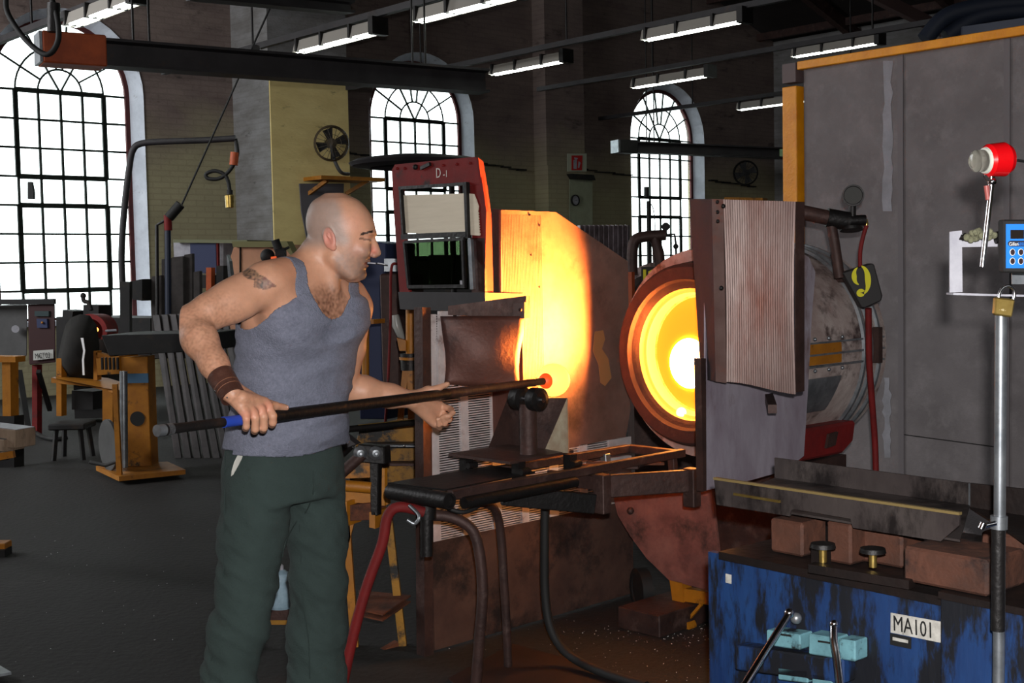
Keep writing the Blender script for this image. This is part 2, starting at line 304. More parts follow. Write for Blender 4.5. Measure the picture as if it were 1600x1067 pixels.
# windows
glass = bpy.data.materials.new('window glass'); glass.use_nodes = True; nt = glass.node_tree; nt.nodes.clear()
oo = nt.nodes.new('ShaderNodeOutputMaterial'); mx = nt.nodes.new('ShaderNodeMixShader'); tr = nt.nodes.new('ShaderNodeBsdfTransparent'); gl = nt.nodes.new('ShaderNodeBsdfGlossy')
tr.inputs[0].default_value = (.93, .96, .95, 1); gl.inputs[1].default_value = .05; mx.inputs[0].default_value = .05
nt.links.new(tr.outputs[0], mx.inputs[1]); nt.links.new(gl.outputs[0], mx.inputs[2]); nt.links.new(mx.outputs[0], oo.inputs[0])
pane_me = None
def window(i, sc):
    global pane_me
    root = bpy.data.objects.new('window_%d' % i, None); COL.objects.link(root); root.location = WF.p(sc, 0, ZB); root['kind'] = 'structure'
    P = lambda x, z, d=0.: WF.p(sc + x, d, z)
    O1 = [P(x, z, .0) for x, z in arch(0, HW, ZB, ZS, 20)]; O2 = [P(x, z, 0.) for x, z in arch(0, HW + .06, ZB - .03, ZS, 20)]
    O1b = [p + WF.n * .04 for p in O1]; O2b = [p + WF.n * .04 for p in O2]
    O3 = [P(x, z, .235) for x, z in arch(0, HW + .165, ZB - .06, ZS, 20)]
    n = len(O1)
    fr = MB(); fr.add(O1 + O2 + O1b + O2b, [(k, (k + 1) % n, n + (k + 1) % n, n + k) for k in range(n)] + [(2 * n + k, 2 * n + (k + 1) % n, 3 * n + (k + 1) % n, 3 * n + k) for k in range(n)] +
                    [(k, (k + 1) % n, 2 * n + (k + 1) % n, 2 * n + k) for k in range(n)])
    fr.build('window_frame', MT['dark_red_frame'], root)
    rv = MB(); rv.add(O2b + O3, [(k, (k + 1) % n, n + (k + 1) % n, n + k) for k in range(n)]); rv.build('reveal', MT['white_reveal'], root)
    def gbar(x0, z0, x1, z1, w_): 
        b = MB(); b.bar(P(x0, z0, .01), P(x1, z1, .01), .03, w_, up=WF.n.cross((P(x1, z1) - P(x0, z0)).normalized())); b.build('glazing_bar', MT['steel_green'], root)
    for c in range(-2, 3):
        z1 = ZS; gbar(c * R_, ZB, c * R_, z1, .03)
    for k in range(0, 9): gbar(-HW, ZB + k * RH, HW, ZB + k * RH, .026)
    for (k0, k1) in ((1, 4), (5, 8)):     # opening casements with heavier frames
        x = 2 * R_
        for a in ((-x, k0, x, k0), (-x, k1, x, k1), (-x, k0, -x, k1), (x, k0, x, k1)):
            gbar(a[0], ZB + a[1] * RH, a[2], ZB + a[3] * RH, .062)
    def arcb(r0):
        b = MB(); b.tube([P(r0 * math.cos(math.pi * k / 18), ZS + r0 * math.sin(math.pi * k / 18), .01) for k in range(19)], .014, 6); b.build('glazing_bar', MT['steel_green'], root)
    arcb(R_); arcb(2 * R_)
    A1 = [0, 60, 120, 180]; A2 = [0, 30, 60, 82, 98, 120, 150, 180]; 
    def rad(a, r0, r1): gbar(r0 * math.cos(math.radians(a)), ZS + r0 * math.sin(math.radians(a)), r1 * math.cos(math.radians(a)), ZS + r1 * math.sin(math.radians(a)), .020)
    for a in A1[1:-1]: rad(a, 0, R_)
    for a in A2[1:-1]: rad(a, R_, HW)
    if pane_me is None:
        b = MB(); b.box((0, 0, 0), R_ - .004, .005, RH - .004, WF.u); po = b.build('pane', glass); pane_me = po.data; bpy.data.objects.remove(po)
    for c in range(6):
        for k in range(8):
            po = bpy.data.objects.new('pane', pane_me); COL.objects.link(po); po.parent = root
            po.location = P((c - 2.5) * R_, ZB + (k + .5) * RH) - root.location
    for (A, r0, r1) in ((A1, .001, R_), (A2, R_, 2 * R_), (A2, 2 * R_, HW)):
        for a0, a1 in zip(A, A[1:]):
            pts = [(r1, a0 + (a1 - a0) * t / 4) for t in range(5)] + [(r0, a1 + (a0 - a1) * t / 4) for t in range(5)]
            b = MB(); b.prism([P(r_ * math.cos(math.radians(a)), ZS + r_ * math.sin(math.radians(a)), -.002) for r_, a in pts], WF.n * .004); b.build('pane', glass, root)
    sl = MB(); sl.box(P(0, ZB - .05, .13), 2 * HW + .3, .3, .06, WF.u); sl.build('window_sill', MT['white_reveal'], root)
for i, s_ in enumerate(SOPEN): window(i + 1, s_)
# ---- fluorescent lamps: rows running away to the left ----
LD = Vector((-.667, .745, 0)); LS = Vector((.745, .667, 0))
lamps = [  # near-end px, near-end y px, Y near, label
 (212, 4, 10.7, 'white fluorescent batten hanging above the orange end box of the left beam'),
 (588, 52, 11.9, 'lit fluorescent batten hanging above the wall fan'),
 (806, -4, 10.5, 'lit fluorescent batten cut off by the top edge at the middle'),
 (882, 96, 15.4, 'lit fluorescent batten hanging between the second and third windows'),
 (1160, 34, 12.9, 'largest lit fluorescent batten right of the middle under the roof'),
 (1107, 119, 16.6, 'lit fluorescent batten hanging in front of the arch of the third window'),
 (1372, 68, 16.6, 'lit fluorescent batten just above the yellow top rail of the grey screen'),
 (1262, 158, 19.5, 'short visible lit fluorescent batten behind the yellow screen post')]
def mklamp(px, py, Y, lab, first=None):
    p = at(px, py, Y); 
    t = thing('fluorescent_lamp', lab, 'lamp', p, 'fluorescent battens hung from the roof rails')
    q = p + LD * 1.3; up = Z * .05
    c = (p + q) / 2
    h = MB(); h.add([p + LS * .08, p - LS * .08, q - LS * .08, q + LS * .08, p + LS * .05 + Z * .11, p - LS * .05 + Z * .11, q - LS * .05 + Z * .11, q + LS * .05 + Z * .11],
                    [(0, 1, 5, 4), (1, 2, 6, 5), (2, 3, 7, 6), (3, 0, 4, 7), (4, 5, 6, 7)])
    h.build('housing', MT['lamp_housing'], t)
    e_ = MB(); e_.box(p + Z * .06 - LD * .03, .07, .18, .16, LD); e_.build('end_cap', MT['black'], t)
    for s_ in (-.035, .035):
        b = MB(); b.cyl(p + LS * s_ + Z * .01 + LD * .04, q + LS * s_ + Z * .01 - LD * .02, .019, 8); b.build('tube', MT['glow_tube'], t)
    for k in (.25, .62, .95):
        b = MB(); b.box(p + LD * 1.3 * k + Z * .06, .03, .175, .13, LD); b.build('clip', MT['black'], t)
    return t, p
MT['lamp_housing'] = mat('cream lamp housing', (.60, .58, .55), .7)
for a in lamps: mklamp(*a)
def rail(name, a, b_, r_, lab, cat, m='dark_beam', grp=None, hang=()):
    t = thing(name, lab, cat, base_of([a, b_]), grp)
    k = MB(); k.bar(a, b_, r_ * 2, r_ * 2); k.build('channel', MT[m], t)
    for h in hang:
        p = Vector(a).lerp(Vector(b_), h); z1 = 8.8 if p.dot(WF.u) < 5 else 7.6
        k = MB(); k.cyl(p, Vector((p.x, p.y, p.z + 2.0)), .012, 6); k.build('hanger', MT['black'], t)
    return t
def Lrail(px, py, Y, back, fwd, *a, **k):
    p = at(px, py, Y); return rail('lamp_rail', p + LD * back, p - LD * fwd, .03, *a, **k)
Lrail(588, 22, 11.9, 4.2, 2.5, 'thin ceiling rail above the fluorescent batten by the wall fan', 'rail', hang=(.3, .8), grp='rails carrying the lamps')
Lrail(1160, 10, 12.9, 7, 2, 'thin ceiling rail crossing above the largest fluorescent batten', 'rail', hang=(.2, .5, .85), grp='rails carrying the lamps')
Lrail(1107, 94, 16.6, 3.2, 8, 'thin ceiling rail above the batten before the third window arch', 'rail', hang=(.2, .5), grp='rails carrying the lamps')
Lrail(1262, 140, 19.5, 4.5, 3, 'farthest thin ceiling rail ending at the third window arch', 'rail', hang=(.3, .7), grp='rails carrying the lamps')
Lrail(212, -20, 10.7, 4, 2, 'thin ceiling rail over the first window', 'rail', hang=(.3,), grp='rails carrying the lamps')
# steel crane beams hung on chains
def hbeam(a, b_, ht, wd, lab, cap, chains, capm):
    t = thing('hanging_beam', lab, 'beam', base_of([a, b_]), None)
    u = (b_ - a).normalized(); n = Z.cross(u)
    pr = [(-wd / 2, -ht / 2), (wd / 2, -ht / 2), (wd / 2, -ht / 2 + .02), (.02, -ht / 2 + .03), (.02, ht / 2 - .02), (wd / 2, ht / 2 - .02), (wd / 2, ht / 2), (-wd / 2, ht / 2), (-wd / 2, ht / 2 - .02), (-.02, ht / 2 - .03), (-.02, -ht / 2 + .03), (-wd / 2, -ht / 2 + .02)]
    k = MB(); k.prism([a + n * x + Z * z for x, z in pr], b_ - a); k.build('web', MT['dark_beam'], t)
    if cap:
        k = MB(); k.box(a + u * cap / 2, cap, wd * 1.25, ht * 1.15, u); k.build('end_box', capm, t, bevel=.01)
        k = MB(); k.box(a - u * .01, .02, wd * 1.2, ht * 1.1, u); k.build('end_plate', MT['galv'], t)
    for c in chains:
        p = a.lerp(b_, c)
        for s_ in (-.06, .06):
            k = MB(); k.cyl(p + u * s_ + Z * ht / 2, p + u * s_ + Z * (ht / 2 + 2.2), .01, 6); k.build('chain', MT['black'], t)
    return t
B1 = hbeam(at(62, 76, 9.4), at(757, 128, 11.2), .2, .2, 'long dark steel beam hanging across the first two windows with an orange end box', .45, (.2, .83), MT['orange'])
hbeam(at(962, 229, 18.0), at(1300, 243, 19.6), .16, .18, 'short dark beam hanging across the third window', .3, (.15,), MT['black'])
hbeam(at(300, -12, 9.0), at(545, 12, 10.2), .10, .14, 'dark beam at the top edge above the wall buttress', 0, (.9,), MT['black'])
t = thing('control_cable', 'black cable looping from the ceiling to the orange end box of the hanging beam', 'cable', at(60, 82, 9.2))
k = MB(); k.tube(spline([at(10, -10, 9.2), at(12, 20, 9.2), at(40, 62, 9.15), at(72, 85, 9.1), at(90, 66, 9.1), at(90, 30, 9.1), at(80, -5, 9.2)]), .02, 8); k.build('cable', MT['rubber'], t)
k = MB(); k.cyl(at(84, 50, 9.15), at(84, 5, 9.15), .045, 12); k.build('ribbed_sleeve', MT['black'], t)
# ======================= reheating furnace and its screen =======================
def U(a): return G.p(a, 0, 0)
gu, gn = G.u, G.n
S_B = -.49
ft = thing('glory_hole_furnace', 'grey steel reheating drum with a glowing orange round mouth', 'furnace', G.p(.4, 0, 0))
AX = G.p(0, 0, 1.116)
hot_core = emis('white hot core', (1.0, .40, .09), 75)
lamp('furnace_glare', 'SPOT', AX + gu * .07 - gn * .03, 2000, (1, .28, .045), .12, target=G.p(-.48, -.49, 1.38), spot=92)
hot_door = emis('glowing orange refractory', (1.0, .30, .015), 1.15)
hot_lining = emis('incandescent lining', (1.0, .46, .07), 2.6)
k = MB(); k.lathe(AX, gu, [(.02, .375), (.0, .36), (-.005, .31), (.012, .30), (.02, .285), (.03, .272)], 64)
k.lathe(AX, gu, [(.02, .375), (.10, .385)], 64); k.build('front_ring', MT['fireclay'], ft)
k = MB(); k.lathe(AX, gu, [(.03, .272), (.055, .268), (.055, .255)], 64); k.build('mouth_lip', emis('hot lip', (1.0, .42, .05), 1.3), ft)
k = MB(); k.lathe(AX, gu, [(.055, .262), (.10, .245), (.10, .235)], 64); k.build('lining', hot_lining, ft)
k = MB(); k.lathe(AX, gu, [(.10, .25), (.10, 0)], 64); k.build('inner_door', hot_door, ft)
k = MB(); k.lathe(AX - gn * .055 - Z * .042, gu, [(.097, .108), (.092, .100)], 48); k.build('burner_rim', hot_lining, ft)
k = MB(); k.lathe(AX - gn * .055 - Z * .042, gu, [(.092, .104), (.090, .0)], 48); k.build('hot_core', hot_core, ft)
k = MB(); k.sphere(AX - gu * .0 + Z * -.245 + gn * -.075 + gu * .06, .022); k.build('glass_bead', emis('molten bead', (1, .75, .3), 3), ft)
k = MB(); k.lathe(AX, gu, [(.10, .30), (.10, .432), (.13, .438), (.80, .446), (.82, .43), (.83, .0)], 72); k.build('drum_body', MT['hull'], ft)
for a_ in (.62, .67, .74):
    k = MB(); k.lathe(AX, gu, [(a_ - .012, .443), (a_ - .008, .456), (a_ + .008, .456), (a_ + .012, .443)], 72); k.build('hoop', MT['galv'], ft)
def on_drum(a, ang, r=.445): return AX + gu * a + (gn * math.cos(math.radians(ang)) + Z * math.sin(math.radians(ang))) * r
for an, m_ in ((6, 'galv'), (0, 'yellow'), (-6, 'galv')):     # seams and a scorched yellow band on the side of the drum
    k = MB(); k.add([on_drum(a_, an + s_, r_) for a_ in (.15, .78) for s_ in (-.5, .5) for r_ in (.44, .452)], [(0, 1, 5, 4), (2, 3, 7, 6), (1, 3, 7, 5), (0, 2, 6, 4), (0, 1, 3, 2), (4, 5, 7, 6)]); k.build('seam', MT['galv'], ft)
k = MB()
for j in range(6): k.add([on_drum(.2, -5 + j * 1.8, .450), on_drum(.44, -5 + j * 1.8, .450), on_drum(.44, -5 + (j + 1) * 1.8, .450), on_drum(.2, -5 + (j + 1) * 1.8, .450)], [(0, 1, 2, 3)])
k.build('yellow_marking', MT['yellow'], ft, solid=.003)
k = MB(); N_ = 6
k.add([on_drum(a_, -12 - j * 3.2, .452) for j in range(N_ + 1) for a_ in (.2, .45 - .04 * j / N_)], [(2 * j, 2 * j + 1, 2 * j + 3, 2 * j + 2) for j in range(N_)]); k.build('patch_plate', MT['galv'], ft, solid=.006)
k = MB(); k.box(on_drum(.70, 2, .462), .03, .03, .15, gu, gn); k.box(on_drum(.66, 40, .46), .14, .05, .03, gu, gn); k.build('latch', MT['iron_brown'], ft)
for a_ in (.25, .35, .45):
    for an in (8, -8): k = MB(); k.sphere(on_drum(a_, an, .452), .008, 8, 6); k.build('bolt', MT['galv'], ft)
# funnel shaped red-brown skirt under the mouth
k = MB(); k.prism([G.pa(*q, -.0) for q in ((957, 770), (1112, 762), (1125, 880), (1115, 925), (1045, 906), (1010, 872), (985, 838), (965, 805))], gu * .012)
skirt_m = mat('scorched pink-brown plate', (.60, .40, .36), .6, .2, (.44, .28, .26), 6, (.26, .19, .18), 5, (.52, .66), .3, 30)
k.build('skirt_plate', skirt_m, ft)
k = MB(); k.sphere(G.pa(985, 798, -.015), .016, 10, 6); k.build('skirt_bolt', MT['iron_brown'], ft)
for (x0, x1) in ((1046, 1062), (1104, 1118)):
    k = MB(); k.prism([G.pa(x0, 906, .0), G.pa(x1 + 4, 910, .0), G.pa(x1 + 8, 992, .0), G.pa(x0 + 12, 992, .0)], gu * .06); k.build('leg', MT['yellow'], ft)
k = MB(); k.prism([G.pa(1050, 917, .01), G.pa(1112, 926, .01), G.pa(1112, 946, .01), G.pa(1058, 938, .01)], gu * .04); k.bar(G.pa(1064, 982, -.02), G.pa(1096, 944, -.02), .012, .012); k.build('leg_brace', MT['yellow'], ft)
k = MB(); c_ = G.pa(1073, 978, -.03); k.cyl(c_ - gu * .02, c_ + gu * .03, .028, 16); k.build('caster', MT['yellow'], ft)
k = MB(); k.prism([G.pb(*q, .40) for q in ((1250, 672), (1338, 657), (1334, 690), (1318, 708), (1250, 722))], -gn * .5); k.build('cradle', MT['red_paint'], ft, bevel=.01)
k = MB(); k.prism([G.pb(*q, .41) for q in ((1292, 678), (1306, 674), (1302, 695), (1288, 700))], gn * .012); k.build('cradle_bracket', MT['iron_brown'], ft)
k = MB(); k.box(G.p(.55, .05, .35), .5, .4, .58, gu, gn); k.build('base_frame', MT['iron_brown'], ft)
k = MB(); k.box(G.p(.58, .1, .03), .6, .5, .06, gu, gn); k.build('base_plinth', MT['iron_brown'], ft)

# ---- the tall heat screen left of the drum (runs along the drum axis) ----
hs = thing('heat_screen', 'tall scorched steel screen wall beside the furnace mouth, glowing yellow where the heat strikes it', 'screen', G.p(-.6, S_B, 0))
pb = lambda x, y, b=S_B: G.pb(x, y, b)
screen_m = mat('heat struck steel sheet', (.50, .38, .34), .6, .1, (.40, .30, .26), 5, (.25, .18, .16), 3, (.52, .68), .2, 30)
aL = (pb(785, 400) - G.o).dot(gu); aR = (pb(984, 500) - G.o).dot(gu)
k = MB(); k.prism([pb(783, 328), pb(868, 331), pb(981, 408), pb(985, 640), pb(978, 682), pb(890, 700), pb(783, 716)], -gn * .012); k.build('glowing_plate', screen_m, hs)
k = MB()
for i in range(26):
    a_ = aL + .004 + i * .0088; k.bar(G.p(a_, S_B + .001, .68), G.p(a_, S_B + .001, 1.70), .0035, .0016, up=gn)
tag(k.build('corrugation', screen_m, hs), kind='stuff')
for q in ((828, 336), (830, 398), (843, 352), (843, 448)):
    k = MB(); k.sphere(pb(q[0], q[1], S_B + .004), .005, 8, 6); k.build('rivet', MT['iron_brown'], hs)
k = MB(); k.prism([pb(x, y, S_B + .006) for x, y in ((929, 518), (942, 516), (945, 530), (940, 545), (950, 560), (955, 590), (945, 603), (938, 598), (935, 570), (926, 548))], gn * .002); k.build('flaked_patch', mat('bare tan flaked metal', (.62, .45, .28), .7), hs)
# lower wall
k = MB(); k.prism([G.p(-.985, S_B - .03, 0), G.p(aR + .02, S_B - .03, 0), G.p(aR + .02, S_B - .03, .74), G.p(-.985, S_B - .03, .74)], -gn * .01)
zs0 = pb(700, 842).z; 
lower_m = mat('sooty brown plate', (.36, .26, .22), .7, .2, (.26, .18, .16), 4, (.13, .10, .10), 3, (.48, .6), .3, 20)
a0_ = (pb(672, 700) - G.o).dot(gu)
k = MB(); k.prism([G.p(a0_, S_B, .01), G.p(aR, S_B, .01), G.p(aR, S_B, zs0), G.p(a0_, S_B, zs0)], -gn * .02); k.build('lower_plate', lower_m, hs)
k = MB(); zt = pb(700, 490).z; k.prism([G.p(a0_, S_B - .02, zs0), G.p(aR, S_B - .02, zs0), G.p(aR, S_B - .02, .72), G.p(-.45, S_B - .02, .72), G.p(-.45, S_B - .02, zt), G.p(a0_, S_B - .02, zt)], -gn * .01); k.build('backing_sheet', MT['black'], hs)
ag = lambda x: (pb(x, 600) - G.o).dot(gu)
cols = [(684, 719), (731, 767), (780, 812), (823, 856), (870, 903), (916, 950)]
bars_ = [(672, 684), (719, 731), (767, 780), (812, 823), (856, 870), (903, 916), (950, 985)]
gv = mat('grey stained vented sheet', (.84, .82, .82), .55, .1, (.70, .66, .66), 8, (.42, .33, .31), 5, (.58, .7), .1, 30)
for i, (x0, x1) in enumerate(bars_):
    a0, a1 = ag(x0), ag(x1); zt_ = zt if x0 < 780 else .72
    k = MB(); k.box(G.p((a0 + a1) / 2, S_B - .006, (zs0 + zt_) / 2), a1 - a0, .012, zt_ - zs0, gu); k.build('vent_stile', gv, hs)
k = MB()
for (x0, x1) in cols:
    a0, a1 = ag(x0), ag(x1); zt_ = zt if x0 < 770 else .72; z_ = zs0
    while z_ < zt_: k.box(G.p((a0 + a1) / 2, S_B - .007, z_), a1 - a0, .009, .0048, gu); z_ += .0095
tag(k.build('vent_slats', gv, hs), kind='stuff')
k = MB(); k.prism([pb(660, 480, S_B + .01), pb(673, 480, S_B + .01), pb(678, 1034, S_B + .01), pb(664, 1034, S_B + .01)], -gn * .05); k.build('corner_post', MT['iron_brown'], hs)
k = MB(); k.prism([pb(x, y, S_B + .012) for x, y in ((686, 486), (708, 486), (708, 540), (698, 600), (684, 640))], -gn * .01); k.build('side_flashing', gv, hs)
bulge_m = mat('rust brown smooth sheet', (.42, .27, .23), .55, .25, (.34, .21, .18), 3, (.24, .16, .15), 3, (.55, .7), .2, 60)
g_ = MB(); nI, nJ = 14, 14; vs = []
le = [(688, 494), (691, 520), (696, 550), (697, 575), (694, 600)]; re = [(819, 494), (818, 520), (812, 550), (810, 575), (812, 608)]
for j in range(nJ + 1):
    t = j / nJ * 4; i0 = min(int(t), 3); f_ = t - i0
    L0 = [le[i0][q] * (1 - f_) + le[i0 + 1][q] * f_ for q in (0, 1)]; R0 = [re[i0][q] * (1 - f_) + re[i0 + 1][q] * f_ for q in (0, 1)]
    for i in range(nI + 1):
        s_ = i / nI; vs.append(pb(L0[0] + (R0[0] - L0[0]) * s_, L0[1] + (R0[1] - L0[1]) * s_, S_B + .02 + .17 * s_ + .03 * math.sin(math.pi * s_) * math.sin(math.pi * j / nJ)))
g_.add(vs, [(j * (nI + 1) + i, j * (nI + 1) + i + 1, (j + 1) * (nI + 1) + i + 1, (j + 1) * (nI + 1) + i) for j in range(nJ) for i in range(nI)], True)
g_.build('bulged_cover', bulge_m, hs, solid=.006)
k = MB(); k.prism([G.p(-.632, -.305, .735), G.p(-.625, S_B, .735), G.p(-.625, S_B, 1.30), G.p(-.632, -.305, 1.30)], gu * .005); k.build('cover_return', bulge_m, hs)  # unseen plate added to keep the mouth's light off the vented sheet
k = MB(); k.prism([pb(700, 478, S_B + .02), pb(822, 462, -.30), pb(822, 497, -.30), pb(700, 492, S_B + .02)], gu * .02); k.build('cover_rail', MT['iron_brown'], hs)
k = MB(); k.prism([pb(805, 474, -.325), pb(822, 472, -.295), pb(822, 497, -.295), pb(805, 498, -.325)], -gu * .01); k.sphere(pb(813, 484, -.30), .007, 8, 6); k.build('bracket', MT['iron_brown'], hs)
# glow side post strip
k = MB(); k.prism([G.pa(x, y, -.47) for x, y in ((768, 326), (784, 327), (791, 450), (786, 466), (762, 466))], gu * .02); k.build('side_post', MT['iron_brown'], hs)

# ---- viewing shield with smoked glass (faces the gaffer) ----
SA = -.66
vsd = thing('viewing_shield', 'dark red steel viewing shield with a smoked glass pane and a cardboard piece', 'shield', G.p(SA, -.75, 1.1))
pa = lambda x, y, a=SA: G.pa(x, y, a)
def plate(pts, a, th, name, m, par, bevel=0): 
    k = MB(); k.prism([pa(x, y, a) for x, y in pts], gu * th); return k.build(name, m, par, bevel=bevel)
plate([(612, 266), (617, 257), (742, 245), (749, 250), (754, 288), (614, 297)], SA, .012, 'top_plate', MT['red_paint'], vsd)
plate([(613, 297), (629, 295), (640, 456), (624, 456)], SA, .012, 'left_stile', MT['red_paint'], vsd)
plate([(731, 290), (754, 288), (760, 330), (758, 420), (740, 400)], SA, .012, 'right_stile', MT['red_paint'], vsd)
plate([(735, 372), (757, 372), (758, 457), (737, 457)], SA, .012, 'lower_right_plate', MT['iron_brown'], vsd)
k = MB(); k.prism([pb(x, y, S_B) for x, y in ((747, 246), (755, 252), (763, 300), (768, 340), (771, 457), (757, 457), (753, 290))], -gn * .012); k.build('side_plate', MT['red_paint'], vsd)
for p, q, w_ in (((625, 294), (731, 287), .013), ((627, 294), (632, 372), .012), ((729, 286), (732, 372), .016), ((629, 370), (732, 366), .022),
                 ((633, 378), (640, 450), .012), ((724, 372), (727, 450), .012), ((634, 378), (727, 373), .012), ((640, 448), (727, 447), .014)):
    k = MB(); k.bar(pa(*p, SA - .012), pa(*q, SA - .012), .02, w_, up=gu.cross((pa(*q) - pa(*p)).normalized())); k.build('frame_bar', MT['black'], vsd)
k = MB(); k.bar(pa(735, 374, SA - .02), pa(739, 452, SA - .02), .014, .02, up=gu.cross(Z)); k.build('glass_clamp', MT['galv'], vsd)
wg = bpy.data.materials.new('smoked green welding glass'); wg.use_nodes = True; nt = wg.node_tree; nt.nodes.clear()
oo = nt.nodes.new('ShaderNodeOutputMaterial'); mx = nt.nodes.new('ShaderNodeMixShader'); tr = nt.nodes.new('ShaderNodeBsdfTransparent'); gl = nt.nodes.new('ShaderNodeBsdfGlossy')
tr.inputs[0].default_value = (.15, .20, .13, 1); gl.inputs[1].default_value = .03; mx.inputs[0].default_value = .02
nt.links.new(tr.outputs[0], mx.inputs[1]); nt.links.new(gl.outputs[0], mx.inputs[2]); nt.links.new(mx.outputs[0], oo.inputs[0])
k = MB(); k.prism([pa(x, y, SA - .01) for x, y in ((634, 377), (667, 375), (670, 452), (638, 453))], gu * .004); k.build('glass_pane', wg, vsd)
k = MB(); k.prism([pa(x, y, SA - .01) for x, y in ((668, 375), (730, 371), (731, 452), (671, 452))], gu * .004); k.build('glass_pane', wg, vsd)
k = MB(); k.box(pa(721, 442, SA - .014), .004, .014, .02, gu, gn); k.build('tape_bit', MT['white_paint'], vsd)
for x in (620, 632): k = MB(); k.sphere(pa(x, 263, SA - .003), .006, 8, 6); k.build('rivet', MT['red_paint'], vsd)
for x in (692, 713, 734): k = MB(); k.sphere(pa(x, 258 - (x - 692) * .08, SA - .003), .006, 8, 6); k.build('rivet', MT['red_paint'], vsd)
k = MB(); k.sphere(pa(649, 261, SA - .006), .012, 10, 6); k.bar(pa(658, 263, SA - .006), pa(672, 256, SA - .006), .012, .014); k.build('bolt', MT['black'], vsd)
chalk = mat('white chalk', (.8, .78, .76), .9)
text('chalk_mark', 'D', .058, pa(681, 278, SA - .002), pa(700, 277, SA) - pa(680, 279, SA), Z, chalk, vsd, ext=.0006, sx=.75)
text('chalk_mark', '-1', .040, pa(692, 277, SA - .002), pa(700, 277, SA) - pa(680, 279, SA), Z, chalk, vsd, ext=.0006)
jag = [(740, 303), (744, 313), (747, 322), (746, 330)] + [(746 + (1.6 if i % 2 else 0) + i * .12, 331 + i * 2.0) for i in range(18)] + [(749, 368), (732, 367)]
cb = MB(); cb.prism([pa(x, y, SA - .007) for x, y in [(629, 305), (729, 302)] + jag + [(631, 364)]], gu * .005)
cbo = cb.build('cardboard_sheet', MT['card'], None, loc=pa(690, 366, SA - .005)); tag(cbo, 'torn beige corrugated cardboard stuck in the upper window of the red shield', 'cardboard')
# tray under the shield
k = MB(); k.prism([pa(x, y, SA - .012) for x, y in ((622, 456), (758, 457), (758, 488), (625, 483))], gu * .012)
k.prism([G.pb(x, y, S_B + .012) for x, y in ((758, 457), (820, 459), (820, 468), (758, 488))], -gn * .012)
zb = pa(690, 485).z; k.prism([G.p(SA, S_B, zb), G.p(SA + .22, S_B, zb), G.p(SA + .22, S_B - .5, zb), G.p(SA, S_B - .5, zb)], (0, 0, .008))
k.build('tray', MT['dark_beam'], vsd)
k = MB(); p = G.p(SA + .12, S_B - .35, 0); p = Vector((p.x, p.y, zb)); k.bar(p, Vector((p.x, p.y, .0)), .05, .05, up=gu); k.build('support_post', MT['yellow'], vsd)

# ---- stand with rails, table and roller ----
st = thing('pipe_rest_stand', 'black steel pipe rest stand with twin rails and bent tube legs before the furnace', 'stand', G.p(-1.3, 0, 0))
ZR = .77
def gbar(name, a0, b0, z0, a1, b1, z1, w_, h_, m='black'):
    k = MB(); k.bar(G.p(a0, b0, z0), G.p(a1, b1, z1), w_, h_); return k.build(name, MT[m], st, bevel=.002)
gbar('rail', -1.42, -.10, ZR - .016, -.25, -.10, ZR - .016, .028, .03, 'iron_brown'); gbar('rail', -1.42, .15, ZR - .016, -.215, .15, ZR - .016, .028, .03, 'iron_brown')
gbar('cross_member', -.24, -.11, ZR - .018, -.24, .16, ZR - .018, .03, .03, 'iron_brown')
gbar('cross_member', -.62, -.10, ZR - .04, -.48, .15, ZR - .04, .03, .012, 'iron_brown')
gbar('cross_member', -.50, -.10, ZR - .045, -.33, .15, ZR - .045, .012, .012, 'rust')
gbar('drop_bracket', -.40, -.09, ZR - .02, -.40, -.085, ZR - .09, .03, .03, 'galv'); gbar('drop_bracket', -.27, .14, ZR - .02, -.27, .145, ZR - .10, .025, .03, 'iron_brown')
k = MB(); k.cyl(G.p(-1.45, -.12, ZR - .03), G.p(-1.45, .17, ZR - .028), .027, 18); k.lathe(G.p(-1.45, .17, ZR - .028), gn, [(0, .027), (.012, .027), (.012, .021), (-.03, .021)], 18); k.build('end_tube', MT['black'], st)
k = MB(); k.prism([G.p(-1.46, -.12, ZR - .005), G.p(-.98, -.12, ZR - .005), G.p(-.98, .10, ZR - .005), G.p(-1.42, .13, ZR - .005)], (0, 0, .006)); k.build('drip_plate', MT['black'], st)
k = MB(); k.cyl(G.p(-1.38, .17, ZR - .045), G.p(-.85, .17, ZR - .045), .02, 14); k.build('side_tube', MT['black'], st)
# front arm and under arm
k = MB(); k.bar(G.p(-.40, .40, .70), G.p(-.77, .20, .70), .03, .08); k.build('front_arm', MT['iron_brown'], st, bevel=.003)
for (a_, b_) in ((-.755, .212), (-.45, .375)):
    k = MB(); k.box(G.p(a_, b_, .675), .045, .05, .14, gu); k.build('arm_clamp', MT['iron_brown'], st, bevel=.003)
k = MB(); k.bar(G.p(-.78, .195, .64), G.p(-1.10, .06, .70), .03, .07); k.build('under_arm', MT['black'], st, bevel=.003)
k = MB(); k.bar(G.p(-.76, -.05, .71), G.p(-.76, .2, .71), .02, .05); k.build('under_arm', MT['iron_brown'], st, bevel=.003)
ZT = .81
k = MB(); k.prism([G.p(-1.10, -.22, ZT), G.p(-.76, -.22, ZT), G.p(-.76, .08, ZT), G.p(-1.10, .10, ZT)], (0, 0, .01)); k.build('table_plate', MT['iron_brown'], st)
for (a_, b_) in ((-1.06, -.17), (-1.04, .08), (-.80, .10)):
    k = MB(); k.box(G.p(a_, b_ , ZT - .055), .035, .035, .115, gu); k.cyl(G.p(a_ - .02, b_ + .03, ZT - .03), G.p(a_ + .02, b_ + .03, ZT - .03), .012, 10); k.build('table_leg', MT['black'], st)
